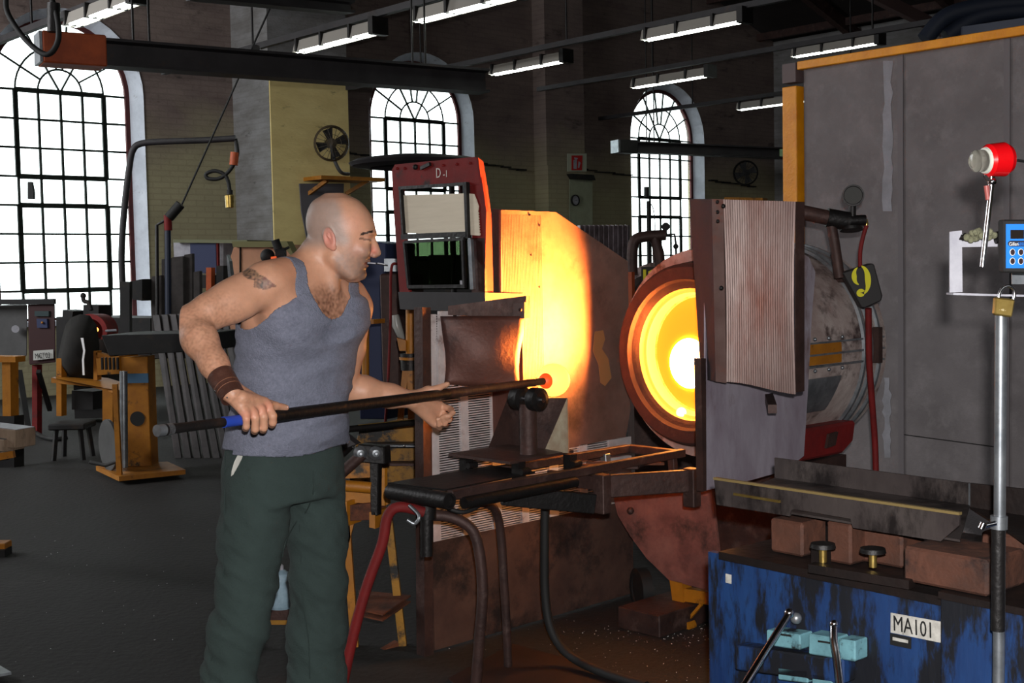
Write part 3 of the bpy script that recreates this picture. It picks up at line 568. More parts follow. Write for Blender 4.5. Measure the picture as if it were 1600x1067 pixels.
k = MB(); k.cyl(G.p(-.93, .02, ZT), G.p(-.93, .02, 1.0), .031, 20); k.build('roller_post', MT['iron_brown'], st)
for b_ in (-.035, .05):
    k = MB(); c_ = G.p(-.93 , b_ + .015, 1.018); k.lathe(c_ - gn * .022, gn, [(0, 0), (0, .026), (.003, .042), (.04, .042), (.044, .026), (.044, 0)], 24); k.build('roller', MT['black'], st)
k = MB(); k.cyl(G.p(-.93, -.07, 1.018), G.p(-.93, .10, 1.018), .01, 10); k.build('roller_axle', MT['chrome'], st)
k = MB(); k.prism([pa(x, y, -.80) for x, y in ((762, 702), (793, 622), (886, 622), (852, 706))], gu * .006); k.build('guard_plate', MT['iron_brown'], st)
k = MB(); k.prism([pa(886, 622, -.802), pa(888, 708, -.83), pa(850, 706, -.802)], gu * .005); k.build('guard_gusset', mat('heat tinted bright steel', (.72, .68, .58), .4, .5, (.6, .5, .4), 9), st)
# legs
def leg(pts, r, m='red_paint'):
    k = MB(); k.tube(spline(pts, 6), r, 12); return k.build('leg', MT[m], st)
fl1 = onz(520, 1120, 0); fl2 = onz(738, 1096, 0); fl3 = G.p(-.95, -.05, 0)
leg([at(662, 800, 4.22), at(625, 792, 4.2), at(606, 806, 4.2), at(597, 850, 4.2), at(572, 920, 4.2), at(548, 1010, 4.2), onz(526, 1118, 0)], .018)
leg([at(668, 805, 4.3), at(705, 808, 4.3), at(738, 828, 4.3), at(750, 870, 4.3), at(754, 930, 4.3), at(748, 1010, 4.32), onz(742, 1092, 0)], .019, 'iron_brown')
k = MB(); k.cyl(at(667, 800, 4.25), at(667, 868, 4.25), .022, 14); k.cyl(at(667, 770, 4.25), at(667, 810, 4.25), .032, 14); k.build('stem', MT['black'], st)
k = MB(); k.tube(spline([at(640, 790, 4.15), at(655, 806, 4.1), at(648, 818, 4.1), at(636, 812, 4.1)], 6), .006, 8); k.build('hook', MT['galv'], st)
k = MB(); k.tube(spline([at(680, 785, 4.2), at(720, 800, 4.2), at(748, 790, 4.25), at(758, 775, 4.3)], 6), .008, 8); k.build('cable', MT['rubber'], st)
leg([G.p(-1.2, .0, .68), G.p(-.98, -.1, .6), G.p(-.93, -.12, .3), G.p(-.9, -.14, 0)], .016, 'iron_brown')
# thick rubber hose on the floor
hz = thing('air_hose', 'thick black hose dropping from the stand and curving onto the floor', 'hose', onz(900, 1020, 0))
k = MB(); k.tube(spline([at(852, 785, 4.75), at(851, 850, 4.75), at(852, 930, 4.75), at(862, 985, 4.72), at(888, 1022, 4.66), onz(940, 1050, .03), onz(1010, 1072, .03)], 8), .017, 12); k.build('hose', MT['rubber'], hz)
# steel grating block and floor plate
k = MB(); c_ = onz(1010, 985, 0); k.box(c_ + Z * .045 + gu * .12, .34, .22, .09, gu); o = k.build('steel_step', MT['iron_brown'], None, loc=c_, bevel=.004); tag(o, 'low dark steel step on the floor beside the yellow furnace leg', 'step')
k = MB(); k.prism([onz(700, 1062, .004), onz(800, 1008, .004), onz(900, 1034, .004), onz(1000, 1090, .004), onz(760, 1110, .004)], (0, 0, .006)); o = k.build('floor_plate', mat('dark red-brown floor plate', (.17, .10, .10), .6, .2, (.12, .08, .08), 6), None, loc=onz(820, 1060, 0)); tag(o, 'dark brown steel plate on the floor in front of the screen wall', 'plate')
k = MB(); c_ = onz(1003, 952, 0) + Vector((0, 0, .09)); k.lathe(c_, (1, .25, 0), [(-.02, 0), (-.02, .06), (-.024, .065), (-.024, .09), (.024, .09), (.024, .065), (.02, .06), (.02, 0)], 28); o = k.build('cart_wheel', MT['rubber'], None, loc=c_ - Z * .09); tag(o, 'small rubber tyred wheel standing behind the screen wall', 'wheel')
k = MB(); random.seed(5)
for i in range(260):
    px = random.gauss(960, 120); py = random.gauss(1015, 32)
    if i % 3 == 0: px = random.gauss(1060, 40); py = random.gauss(990, 12)
    if py < 965 or px < 700: continue
    p = onz(px, py, .004); r_ = random.uniform(.0015, .0045) * (1.5 if random.random() < .1 else 1); k.add([p + Vector((random.uniform(-r_, r_), random.uniform(-r_, r_), random.uniform(-.001, r_))) for _ in range(4)], [(0, 1, 2), (0, 2, 3), (0, 3, 1), (1, 3, 2)])
for i in range(60):
    p = onz(random.uniform(-20, 330), random.uniform(780, 1060), .001); r_ = random.uniform(.002, .005); k.add([p + Vector((random.uniform(-r_, r_), random.uniform(-r_, r_), random.uniform(0, r_))) for _ in range(4)], [(0, 1, 2), (0, 2, 3), (0, 3, 1), (1, 3, 2)])
tag(k.build('glass_shards', mat('broken glass', (.85, .86, .85), .2), None), 'scattered white crumbs of broken glass on the dark floor', 'glass shards', kind='stuff')

# ---- side shields right of the mouth ----
ss = thing('side_heat_shield', 'bare steel side shield with a ribbed outer sheet hung in front of the drum', 'shield', G.p(-.2, .47, .7))
k = MB(); k.prism([G.pb(x, y, .47) for x, y in ((1100, 560), (1100, 766), (1160, 753), (1178, 748), (1225, 735), (1254, 712), (1261, 600), (1266, 500), (1272, 425), (1262, 402), (1243, 390), (1100, 380))], gn * .006)
blued = mat('heat blued steel sheet', (.70, .67, .72), .45, .25, (.56, .51, .56), 5, (.42, .30, .26), 4, (.54, .68), .25, 25, stretch=(1, 1, .4))
k.build('backing_plate', blued, ss)
k = MB(); k.prism([G.pb(x, y, .478) for x, y in ((1095, 560), (1103, 560), (1104, 767), (1099, 768))], -gn * .03); k.build('edge_strip', MT['iron_brown'], ss)
TL, TR, BL, BR = at(1113, 311, 4.40), at(1243, 315, 4.22), at(1119, 596, 4.40), at(1243, 613, 4.22)
ribm = mat('ribbed sheet with rust stain', (.62, .55, .53), .42, .4, (.50, .41, .39), 5, (.45, .27, .22), 2.2, (.52, .68), .1, 40, stretch=(1, 1, .3))
def lerp(a, b_, t): return a + (b_ - a) * t
ncol = 60; nn = (TR - TL).cross(BL - TL).normalized(); nn = nn if nn.y < 0 else -nn
vs = []
for j in range(9):
    for i in range(ncol + 1):
        s_ = .13 + .87 * i / ncol; t = j / 8; t2 = t - .010 * math.sin(s_ * 5) * t * t
        p = lerp(lerp(TL, TR, s_), lerp(BL, BR, s_), t2); vs.append(p + nn * ((.0035 if i % 2 else 0) + .03 * math.sin(math.pi * t) * (s_ - .5)))
k = MB(); k.add(vs, [(j * (ncol + 1) + i, j * (ncol + 1) + i + 1, (j + 1) * (ncol + 1) + i + 1, (j + 1) * (ncol + 1) + i) for j in range(8) for i in range(ncol)]); k.build('ribbed_sheet', ribm, ss, solid=.003)
k = MB(); k.prism([TL, lerp(TL, TR, .14), lerp(BL, BR, .14), BL], nn * .004); k.build('flange', mat('scorched flange', (.46, .37, .35), .55, .3, (.38, .28, .26), 6, (.5, .25, .18), 3), ss)
for q in (.015, .07, .12): k = MB(); k.sphere(lerp(lerp(TL, TR, .07), lerp(BL, BR, .07), q) + nn * .004, .007, 8, 6); k.build('rivet', MT['black'], ss)
for q in ((1130, 322), (1127, 450), (1172, 381), (1210, 352)): k = MB(); k.sphere(at(q[0], q[1], 4.33), .008, 8, 6); k.build('rivet', MT['black'], ss)
FL1, FL2 = at(1078, 311, 4.62), at(1096, 592, 4.62)
k = MB(); k.add([TL, FL1, lerp(FL1, FL2, .5), FL2, BL, lerp(TL, BL, .5)], [(0, 1, 2, 5), (5, 2, 3, 4)]); k.build('folded_side', mat('dark purple heat stained steel', (.20, .15, .18), .85, 0, (.15, .11, .13), 8, (.24, .15, .14), 4), ss, solid=.004)
k = MB(); k.add([TR, TR + gu * .05, BR + gu * .05, BR], [(0, 1, 2, 3)]); k.build('folded_side', MT['iron_brown'], ss, solid=.004)
for z_ in (.98, 1.5):
    k = MB(); k.bar(Vector((TL.x + .2, TL.y, z_)), G.p(-.1, .47, z_), .03, .03); k.build('hanger_bar', MT['iron_brown'], ss)
# burner pipe work above the drum
bp = thing('burner_pipework', 'rusty gas pipes with a pressure gauge above the drum', 'pipes', on_drum(.35, 80, .44))
P5 = lambda x, y: at(x, y, 5.15)
k = MB(); k.cyl(P5(1236, 328), P5(1302, 342), .030, 16); k.build('main_pipe', MT['iron_brown'], bp)
k = MB(); k.tube([P5(1297, 342), P5(1304, 380), P5(1312, 434)], .021, 14); k.build('riser_pipe', MT['iron_brown'], bp)
k = MB(); k.cyl(P5(1292, 340), P5(1326, 346), .038, 16); k.cyl(P5(1318, 345), P5(1352, 344), .022, 12); k.build('valve_body', MT['black'], bp)
k = MB(); k.lathe(P5(1330, 358), (0, .2, 1), [(-.006, .0), (-.006, .045), (.006, .045), (.006, 0)], 20); k.build('valve_wheel', MT['black'], bp)
k = MB(); k.cyl(P5(1332, 340), P5(1332, 320), .014, 10); k.build('gauge_stem', MT['black'], bp)
k = MB(); c_ = P5(1333, 306); v_ = Vector((-.25, -1, .05)).normalized(); k.lathe(c_, v_, [(-.03, 0), (-.03, .040), (.02, .043), (.024, .043), (.024, .037), (.018, .035), (.018, 0)], 28); k.build('gauge_case', MT['black'], bp)
k = MB(); k.cyl(c_ + v_ * .0185, c_ + v_ * .020, .034, 24); k.build('gauge_dial', mat('dull dark dial', (.12, .12, .10), .6), bp)
k = MB(); k.cyl(P5(1352, 343), P5(1354, 352), .009, 10); k.build('fitting', MT['brass'], bp)
k = MB(); k.tube(spline([P5(1354, 352), P5(1348, 372), P5(1344, 395), P5(1344, 420)], 6), .0085, 10); k.build('red_hose', MT['red_paint'], bp)
nb = thing('number_box', 'black box stencilled with a yellow number nine hanging by the drum', 'sign box', at(1350, 482, 5.12))
q_ = [(1316, 426), (1362, 411), (1366, 413), (1379, 462), (1377, 470), (1352, 481), (1346, 481)]
k = MB(); k.prism([at(x, y, 5.12) for x, y in q_], (0.01, .09, 0)); k.build('box_body', mat('soot black box', (.12, .11, .11), .6), nb, bevel=.004)
tx = at(1362, 411, 5.12) - at(1316, 426, 5.12)
k9 = mat('stencil yellow paint', (.86, .83, .15), .7)
c9 = at(1349, 461, 5.110); k9u = (at(1379, 455, 5.112) - at(1366, 413, 5.112)); ux = Vector((1, 0, .10)).normalized(); uy = Vector((-.06, 0, 1)).normalized()
def poly9(pts, n_='numeral_nine'):
    k = MB(); k.prism([c9 + ux * x + uy * y for x, y in pts], (0, -.0015, 0)); k.build(n_, k9, nb)
def cres(cx, cy, a0, a1, ri, ro, n=16):
    A = [math.radians(a0 + (a1 - a0) * i / n) for i in range(n + 1)]; W = [ri + (ro - ri) * math.sin(math.pi * i / n) for i in range(n + 1)]
    return [(cx + w_[0] * math.cos(a), cy + w_[1] * math.sin(a)) for a, w_ in zip(A, [(ri + (ro - ri) * 1.0, ri * 1.25 + (ro - ri)) for _ in A])], A
def band9(cx, cy, rx, ry, a0, a1, w0, w1, n=14):
    O = []; I = []
    for i in range(n + 1):
        a = math.radians(a0 + (a1 - a0) * i / n); w_ = w0 + (w1 - w0) * math.sin(math.pi * i / n)
        O.append((cx + rx * math.cos(a), cy + ry * math.sin(a))); I.append((cx + (rx - w_) * math.cos(a), cy + (ry - w_) * math.sin(a)))
    poly9(O + I[::-1])
band9(-.012, .078, .030, .036, 100, 262, .004, .020)
band9(-.004, .060, .038, .058, -78, 84, .006, .024)
band9(-.010, .010, .017, .016, 20, 330, .014, .0155)
k = MB(); k.tube(spline([at(1357, 482, 5.15), at(1358, 560, 5.2), at(1362, 620, 5.25), at(1367, 690, 5.3), at(1369, 760, 5.3)], 6), .013, 10); o = k.build('gas_hose', MT['red_paint'], None, loc=at(1369, 760, 5.3)); tag(o, 'dark red hose hanging down behind the steel trough in front of the grey panels', 'hose')
# ======================= grey acoustic screen on the right =======================
PF = Frame(1.53, 6.8, 138.2)   # u: toward near right along the screen; n: toward camera side
sc_ = thing('panel_screen', 'tall grey sheet panel screen with yellow top rail and yellow end post', 'screen', PF.p(0, 0, 0))
pnl = mat('dirty grey panel board', (.48, .46, .465), .9, 0, (.42, .40, .405), 3, (.52, .50, .505), 8, (.5, .75), .25, 120)
pp = lambda x, y: PF.pb(x, y, 0)
tz = 2.50; edges = [.03, .608, 1.156, 1.75, 2.35]
for a0, a1 in zip(edges, edges[1:]):
    k = MB(); k.prism([PF.p(a0 + .008, 0, .02), PF.p(a1 - .008, 0, .02), PF.p(a1 - .008, 0, tz), PF.p(a0 + .008, 0, tz)], -PF.n * .03); k.build('panel', pnl, sc_)
smear = mat('pale filler smear', (.60, .60, .63), .95, 0, (.52, .52, .54), 9)
for a0 in edges[1:-1]:
    k = MB(); k.box(PF.p(a0, .002, tz / 2), .03, .012, tz, PF.u); k.build('seam_strip', mat('seam strip', (.42, .40, .41), .7), sc_)
for (x0, x1, y0, y1) in ((1380, 1394, 95, 330), (1380, 1392, 590, 715)):
    k = MB(); n_ = 14; L_ = [pp(x0 + random.uniform(-2, 3), y0 + (y1 - y0) * i / n_) + PF.n * .001 for i in range(n_ + 1)]; R2 = [pp(x1 + random.uniform(-3, 2), y0 + (y1 - y0) * i / n_) + PF.n * .001 for i in range(n_ + 1)]
    k.prism(L_ + R2[::-1], PF.n * .001); k.build('filler_smear', smear, sc_)
k = MB(); k.bar(PF.p(.60, .004, .62), PF.p(1.15, .004, .60), .004, .004); k.build('panel_joint', MT['black'], sc_)
k = MB(); k.box(PF.p(-.03, .0, tz / 2 - .045), .09, .07, tz - .09, PF.u); k.build('end_post', MT['yellow_clean'], sc_, bevel=.003)
k = MB(); k.box(PF.p(-.03, 0, tz - .02), .085, .072, .10, PF.u); k.build('post_cap', mat('scuffed dark cap', (.36, .3, .3), .6), sc_)
k = MB(); k.bar(PF.p(.02, .0, tz + .012), PF.p(2.4, .0, tz + .012), .07, .042); k.build('top_rail', MT['yellow_clean'], sc_, bevel=.003)
for i, pts in enumerate((((1445, 62), (1480, 25), (1545, 8), (1625, 2)), ((1478, 58), (1520, 30), (1570, 18), (1640, 14)))):
    k = MB(); k.tube(spline([at(x, y, 7.6) for x, y in pts], 8), .05, 12); o = k.build('exhaust_hose', mat('dark blue ribbed hose', (.09, .12, .18), .6), None, loc=at(*pts[0], 7.6)); tag(o, ['dark blue hose arching up behind the yellow top rail, left one', 'dark blue hose arching behind the yellow top rail, right one'][i], 'hose', 'dark blue hoses over the screen')
k = MB(); k.bar(at(1480, 58, 7.7), at(1640, 36, 7.1), .1, .08); o = k.build('blue_channel', mat('dark blue channel', (.10, .14, .22), .6), None, loc=at(1480, 58, 7.7)); tag(o, 'dark blue steel channel lying behind the yellow top rail', 'channel')

# ---- blue cabinet machine ----
nB = BF.n
bc = thing('blue_cabinet', 'battered blue steel machine cabinet with grimy black top, marked MA101', 'machine', BF.p(.6, -.3, 0))
k = MB(); k.box8([BF.p(0, -.62, .03), BF.p(.67, -.62, .03), BF.p(.67, 0, .03), BF.p(0, 0, .03), BF.p(0, -.62, .745), BF.p(.67, -.62, .745), BF.p(.67, 0, .745), BF.p(0, 0, .745)]); k.build('cabinet_body', MT['blue_paint'], bc, bevel=.004)
grime = mat('oily black steel', (.10, .085, .085), .5, .3, (.15, .11, .10), 7, (.22, .14, .11), 5, (.58, .7), .3, 30)
k = MB(); k.box8([BF.p(.03, -.62, .735), BF.p(.66, -.62, .735), BF.p(.66, .012, .735), BF.p(.03, .012, .735), BF.p(.03, -.62, .755), BF.p(.66, -.62, .755), BF.p(.66, .012, .755), BF.p(.03, .012, .755)]); k.build('top_plate', grime, bc)
k = MB(); k.box(BF.p(.012, .004, .39), .03, .02, .72, BF.u); k.build('corner_angle', MT['blue_paint'], bc)
k = MB(); k.box8([BF.p(.668, -.6, .03), BF.p(1.35, -.6, .03), BF.p(1.35, .035, .03), BF.p(.668, .035, .03), BF.p(.668, -.6, .765), BF.p(1.35, -.6, .765), BF.p(1.35, .035, .765), BF.p(.668, .035, .765)]); k.build('right_cabinet', MT['blue_paint'], bc, bevel=.004)
k = MB(); k.box8([BF.p(.67, -.6, .76), BF.p(1.35, -.6, .76), BF.p(1.35, .045, .76), BF.p(.67, .045, .76), BF.p(.67, -.6, .775), BF.p(1.35, -.6, .775), BF.p(1.35, .045, .775), BF.p(.67, .045, .775)]); k.build('right_top_plate', grime, bc)
bb = lambda x, y, b=0.0: BF.pb(x, y, b)
k = MB(); k.prism([bb(x, y, .012) for x, y in ((1484, 962), (1548, 972), (1548, 1040), (1484, 1030))], nB * .006); k.build('access_panel', MT['blue_paint'], bc)
for (x0, y0, x1, y1) in ((1168, 1002, 1338, 1040), (1168, 1068, 1338, 1104)):
    k = MB(); k.prism([bb(x0, y0, .0), bb(x1, y0 + 22, .0), bb(x1, y1 + 22, .0), bb(x0, y1, .0)], nB * .05); k.build('ledge', MT['blue_paint'], bc, bevel=.004)
cy = mat('pale cyan valve box', (.46, .66, .70), .5, 0, (.36, .52, .56), 14, (.12, .13, .13), 12, (.54, .62))
for i, (x0, x1, y0, y1, s_) in enumerate(((1197, 1250, 984, 1008, 8), (1263, 1306, 990, 1022, 7), (1310, 1336, 998, 1030, 4), (1215, 1262, 1042, 1062, 6), (1268, 1300, 1052, 1075, 5))):
    k = MB(); k.prism([bb(x0, y0, .05), bb(x1, y0 + s_, .05), bb(x1, y1 + s_, .05), bb(x0, y1, .05)], -nB * .05); k.build('valve_box', cy, bc, bevel=.003)
dk = mat('black print', (.07, .07, .07), .7)
for (x, y) in ((1222, 990), (1290, 1002)):
    k = MB(); k.prism([bb(x - 12, y - 2, .051), bb(x + 14, y + 2, .051), bb(x + 14, y + 5, .051), bb(x - 12, y + 1, .051)], nB * .0006); k.build('printed_line', dk, bc)
k = MB(); k.cyl(at(1232, 960, 2.93), at(1160, 1075, 2.72), .0085, 12); k.sphere(at(1233, 958, 2.93), .012, 10, 6); k.build('lever', MT['chrome'], bc)
k = MB(); k.tube(spline([at(1303, 977, 2.84), at(1303, 1000, 2.82), at(1308, 1030, 2.8), at(1314, 1080, 2.76)], 5), .0085, 12); k.sphere(at(1303, 975, 2.84), .010, 10, 6); k.build('lever', MT['chrome'], bc)
k = MB(); k.sphere(at(1244, 966, 3.0), .014, 10, 6); k.build('valve_knob', MT['galv'], bc)
lb = mat('scratched white label', (.80, .79, .76), .6, 0, (.66, .65, .62), 40, (.2, .2, .2), 55, (.66, .70))
L4 = [bb(1392, 957, .002), bb(1470, 971, .002), bb(1470, 1004, .002), bb(1392, 988, .002)]
k = MB(); k.prism(L4, nB * .001); k.build('label_plate', lb, bc)
text('label_text', 'MA101', .050, lerp(L4[3], L4[0], .14) + (L4[2] - L4[3]) * .05 + nB * .0012, L4[2] - L4[3], Z, dk, bc, sx=.70)
k = MB(); k.prism([bb(x, y, .002) for x, y in ((1391, 989), (1424, 996), (1424, 1014), (1391, 1007))], nB * .001); k.build('nameplate', dk, bc)
k = MB(); k.prism([bb(x, y, .0035) for x, y in ((1395, 995), (1419, 1000), (1419, 1005), (1395, 1000))], nB * .0008); k.build('nameplate_strip', lb, bc)
k = MB(); k.prism([bb(x, y, .002) for x, y in ((1134, 896), (1143, 898), (1143, 912), (1134, 910))], nB * .001); k.build('sticker', lb, bc)
# things bolted on the cabinet top
ob = [(1228, 866, .10, .10, .085), (1310, 880, .07, .10, .10), (1375, 882, .12, .10, .10), (1475, 920, .20, .16, .078), (1570, 888, .12, .2, .078)]
rb = mat('rusty cast block', (.38, .23, .17), .75, .1, (.27, .17, .13), 9, (.16, .11, .10), 8, (.5, .64), .4, 40)
for i, (x, y, sx_, sy_, h_) in enumerate(ob):
    c_ = onz(x, y, .757 if x < 1450 else .777); k = MB(); k.box(c_ + Z * h_ / 2 - nB * sy_ / 2, sx_, sy_, h_, BF.u); o = k.build('cast_block', rb, None, loc=c_, bevel=.006)
    tag(o, ['rusty cast block at the left end of the cabinet top', 'narrow rusty cast block between the clamp screws', 'rusty cast block behind the wide T handle', 'largest rusty cast block beside the black push button', 'rusty block behind the steel post under the trough end'][i], 'block', 'rusty blocks carrying the trough')
cb_ = thing('clamp_bar', 'black flat clamp bar with two T handled screws on the cabinet top', 'clamp', onz(1330, 895, .757))
k = MB(); k.bar(onz(1268, 886, .775), onz(1425, 912, .775), .03, .02); k.box(onz(1283, 888, .757) + Z * .03, .035, .03, .055, BF.u); k.build('bar', grime, cb_)
for (x, y) in ((1286, 878), (1364, 886)):
    p = onz(x, y, .785); k = MB(); k.cyl(p, p + Z * .032, .009, 10); k.build('screw', MT['brass'], cb_)
    k = MB(); k.lathe(p + Z * .030, Z, [(0, .012), (.004, .03), (.014, .028), (.02, 0)], 16); k.build('handle', MT['black'], cb_)
pbn = thing('push_button', 'black push button with a red ring on the cabinet top beside the steel post', 'button', onz(1534, 915, .777))
k = MB(); p = onz(1534, 915, .777); k.cyl(p, p + Z * .045, .013, 16); k.build('barrel', MT['rubber'], pbn)
k = MB(); k.lathe(p + Z * .030 + Vector((.004, 0, 0)), Z, [(0, .0135), (.003, .0155), (.009, .0155), (.012, .0135)], 16); k.build('ring', MT['red_paint'], pbn)
# ---- steel trough ----
TF = Frame(.525, 3.30, 140.0); tr_ = thing('steel_trough', 'long grimy folded steel trough lying across the rusty blocks', 'trough', TF.p(.4, -.2, .86))
trm = mat('grimy trough steel', (.34, .31, .30), .5, .4, (.25, .22, .22), 5, (.13, .11, .11), 6, (.5, .62), .2, 30, stretch=(1, 1, .5))
tb = lambda x, y, b=0: TF.pb(x, y, b)
k = MB(); k.prism([tb(*q) for q in ((1118, 747), (1502, 802), (1501, 820), (1472, 845), (1335, 824), (1331, 810), (1244, 795), (1238, 797), (1236, 806), (1122, 788))], TF.n * .006); k.build('near_wall', trm, tr_)
k = MB(); k.bar(tb(1118, 747) + TF.n * .003, tb(1502, 802) + TF.n * .003, .012, .006); k.build('near_rim', mat('worn bright edge', (.6, .52, .34), .4, .4), tr_)
k = MB(); k.bar(tb(1150, 771) + TF.n * .008, tb(1222, 783) + TF.n * .008, .006, .006); k.build('handle_rod', MT['brass'], tr_)
fw = [tb(1210, 715, -.38), tb(1515, 755, -.38)]
k = MB(); zlow = .865; far2 = [Vector((p.x, p.y, zlow)) for p in fw]; nr = [Vector((p.x, p.y, zlow)) for p in (tb(1122, 780), tb(1500, 815))]
k.prism([fw[0], fw[1], far2[1], far2[0]], -TF.n * .006); k.build('far_wall', trm, tr_)
k = MB(); k.prism([far2[0], far2[1], nr[1], nr[0]], (0, 0, .005)); k.build('floor_sheet', trm, tr_)
e0, e1 = fw[1], TF.p(1.25, -.42, .93)
k = MB(); k.prism([e0, e1, Vector((e1.x, e1.y, .84)), Vector((e0.x, e0.y, .86))], -TF.n * .01); k.prism([Vector((e0.x, e0.y, .86)), Vector((e1.x, e1.y, .84)), TF.p(1.25, -.1, .83), TF.p(.85, -.05, .855)], (0, 0, .005)); k.build('end_chute', grime, tr_)
k = MB(); k.bar(fw[1], Vector((fw[1].x, fw[1].y, .868)), .004, .004, up=TF.u); k.build('end_weld', MT['galv'], tr_)
# ---- steel post, bracket, padlock, instrument, flame sensor ----
YP = 2.5
ps = thing('steel_post', 'upright galvanised steel tube in front of the blue cabinet', 'post', Vector((at(1560, 1060, YP).x, YP, 0)))
px_ = at(1558, 1060, YP).x
k = MB(); k.cyl(Vector((px_, YP, 0)), at(1564, 492, YP), .0115, 20); k.build('tube', MT['galv'], ps)
k = MB(); k.cyl(at(1559, 985, YP), at(1560, 812, YP), .0135, 20); k.build('black_sleeve', MT['black'], ps)
k = MB(); k.cyl(at(1560.5, 826, YP), at(1561, 806, YP), .0165, 20); k.build('collar', MT['galv'], ps)
k = MB(); k.cyl(at(1535, 822, YP - .02), at(1556, 817, YP - .02), .005, 10); k.cyl(at(1533, 826, YP - .04), at(1537, 817, YP - .04), .007, 12); k.build('thumb_screw', MT['chrome'], ps)
k = MB(); k.cyl(Vector((px_, YP, 0)), Vector((px_, YP, .02)), .09, 24); k.build('foot', MT['black'], ps)
YB = 2.53
br = thing('white_bracket', 'white painted flat steel U bracket behind the padlock', 'bracket', at(1545, 460, YB))
k = MB(); k.prism([at(x, y, YB) for x, y in ((1484, 362), (1503, 360), (1504, 456), (1484, 457))], (0, .004, 0)); k.build('left_arm', MT['white_paint'], br)
k = MB(); k.bar(at(1484, 459, YB + .01), at(1640, 463, YB + .01), .04, .004); k.build('lower_bar', MT['white_paint'], br)
k = MB(); k.prism([at(x, y, YB + .02) for x, y in ((1503, 366), (1640, 362), (1640, 384), (1503, 386))], (0, .004, 0)); k.build('upper_bar', MT['white_paint'], br)
k = MB(); k.tube([at(1500 + i * 4, 370 + 2 * math.sin(i * 2.1), YB) for i in range(5)], .006, 8); k.cyl(at(1556, 371, YB), at(1572, 371, YB), .012, 12); k.build('knob', MT['black'], br)
k = MB(); random.seed(3)
for i in range(40):
    a_ = random.uniform(0, math.pi); r_ = random.uniform(.012, .026); k.sphere(at(1538, 370, YB - .006) + Vector((r_ * 1.4 * math.cos(a_), random.uniform(-.006, .01), r_ * .8 * math.sin(a_) - .008)), random.uniform(.004, .008), 7, 5)
k.build('clay_blob', mat('dried grey-green paste', (.50, .50, .40), .95, 0, (.36, .36, .28), 60, bump=.5, bscale=200), br)
k = MB(); k.bar(at(1642, 355, YB + .01), Vector((at(1642, 400, YB).x, YB + .01, 0)), .03, .012, up=Vector((0, 1, 0))); k.build('upright', MT['white_paint'], br)
ppk = thing('padlock', 'brass padlock with a shiny shackle hanging at the top of the steel post', 'padlock', at(1570, 495, YP - .03))
YK = YP - .03
k = MB(); k.prism([at(x, y, YK) for x, y in ((1556, 464), (1587, 468), (1582, 496), (1554, 492))], (0, .016, 0)); k.build('body', MT['brass'], ppk, bevel=.003)
k = MB(); k.tube(spline([at(1560, 468, YK + .008), at(1562, 458, YK + .008), at(1567, 450, YK + .008), at(1575, 447, YK + .008), at(1583, 451, YK + .008), at(1585, 460, YK + .008), at(1583, 470, YK + .008)], 6), .0032, 10); k.build('shackle', MT['chrome'], ppk)
text('engraving', '- 40 -', .006, at(1561, 485, YK - .0008), at(1582, 487, YK) - at(1559, 484, YK), Z, mat('engraved letters', (.95, .93, .8), .3, .5), ppk, ext=.0003)
dv = thing('flow_meter', 'blue handheld meter with a small dark display and oval buttons at the right edge', 'meter', at(1585, 428, 2.42))
YD = 2.42
q_ = ((1570, 346), (1634, 346), (1634, 422), (1570, 420))
k = MB(); k.prism([at(x, y, YD + .002) for x, y in ((1568, 343), (1636, 343), (1636, 428), (1569, 426))], (0, .03, 0)); k.build('case', MT['rubber'], dv, bevel=.003)
bl = mat('bright blue faceplate', (.12, .48, .86), .4); k = MB(); k.prism([at(x, y, YD) for x, y in ((1572, 350), (1634, 350), (1634, 419), (1572, 419))], (0, .004, 0)); k.build('faceplate', bl, dv)
k = MB(); k.prism([at(x, y, YD - .001) for x, y in ((1579, 359), (1600, 359), (1600, 373), (1579, 373))], (0, .001, 0)); k.build('display', mat('dark display', (.13, .11, .10), .2), dv)
k = MB(); k.prism([at(x, y, YD - .001) for x, y in ((1575, 379), (1578, 376), (1634, 376), (1634, 385), (1578, 385), (1575, 382))], (0, .001, 0)); k.build('name_strip', mat('navy strip', (.08, .08, .16), .5), dv)
wt = mat('white print', (.92, .92, .92), .6)
text('name_text', 'Gilian', .0095, at(1576.5, 384, YD - .0018), at(1590, 383.6, YD) - at(1577, 384, YD), Z, wt, dv, ext=.0002, sx=.85)
text('name_text', '5000', .0095, at(1590.5, 384, YD - .0018), at(1590, 383.6, YD) - at(1577, 384, YD), Z, bl, dv, ext=.0002, sx=.8)
for x in (1582, 1595):
    for y in (394, 408):
        k = MB(); c_ = at(x, y, YD - .001); k.add([c_ + Vector((.0052 * math.cos(i * math.pi / 8), 0, .0066 * math.sin(i * math.pi / 8))) for i in range(16)], [tuple(range(16))]); k.build('button_rim', wt, dv, solid=.001)
        k = MB(); k.add([c_ + Vector((.0042 * math.cos(i * math.pi / 8), -.001, .0056 * math.sin(i * math.pi / 8))) for i in range(16)], [tuple(range(16))]); k.build('button', mat('dark maroon button', (.16, .08, .10), .4), dv, solid=.001)
k = MB(); k.prism([at(x, y, YB - .01) for x, y in ((1581, 427), (1634, 427), (1634, 444), (1581, 444))], (0, .003, 0)); k.build('lower_clip', MT['galv'], dv)
fs = thing('flame_sensor', 'red and glass sensor head on a slanted chrome rod above the white bracket', 'sensor', at(1536, 418, 2.46))
YS = 2.46
hax = Vector((1, .25, .06)).normalized(); hc = at(1553, 250, YS)
k = MB(); k.lathe(hc, hax, [(-.018, 0), (-.018, .026), (-.012, .031), (.020, .033), (.030, .028), (.032, 0)], 32); k.build('head_body', mat('glossy red plastic', (.80, .04, .07), .25, coat=.5), fs)
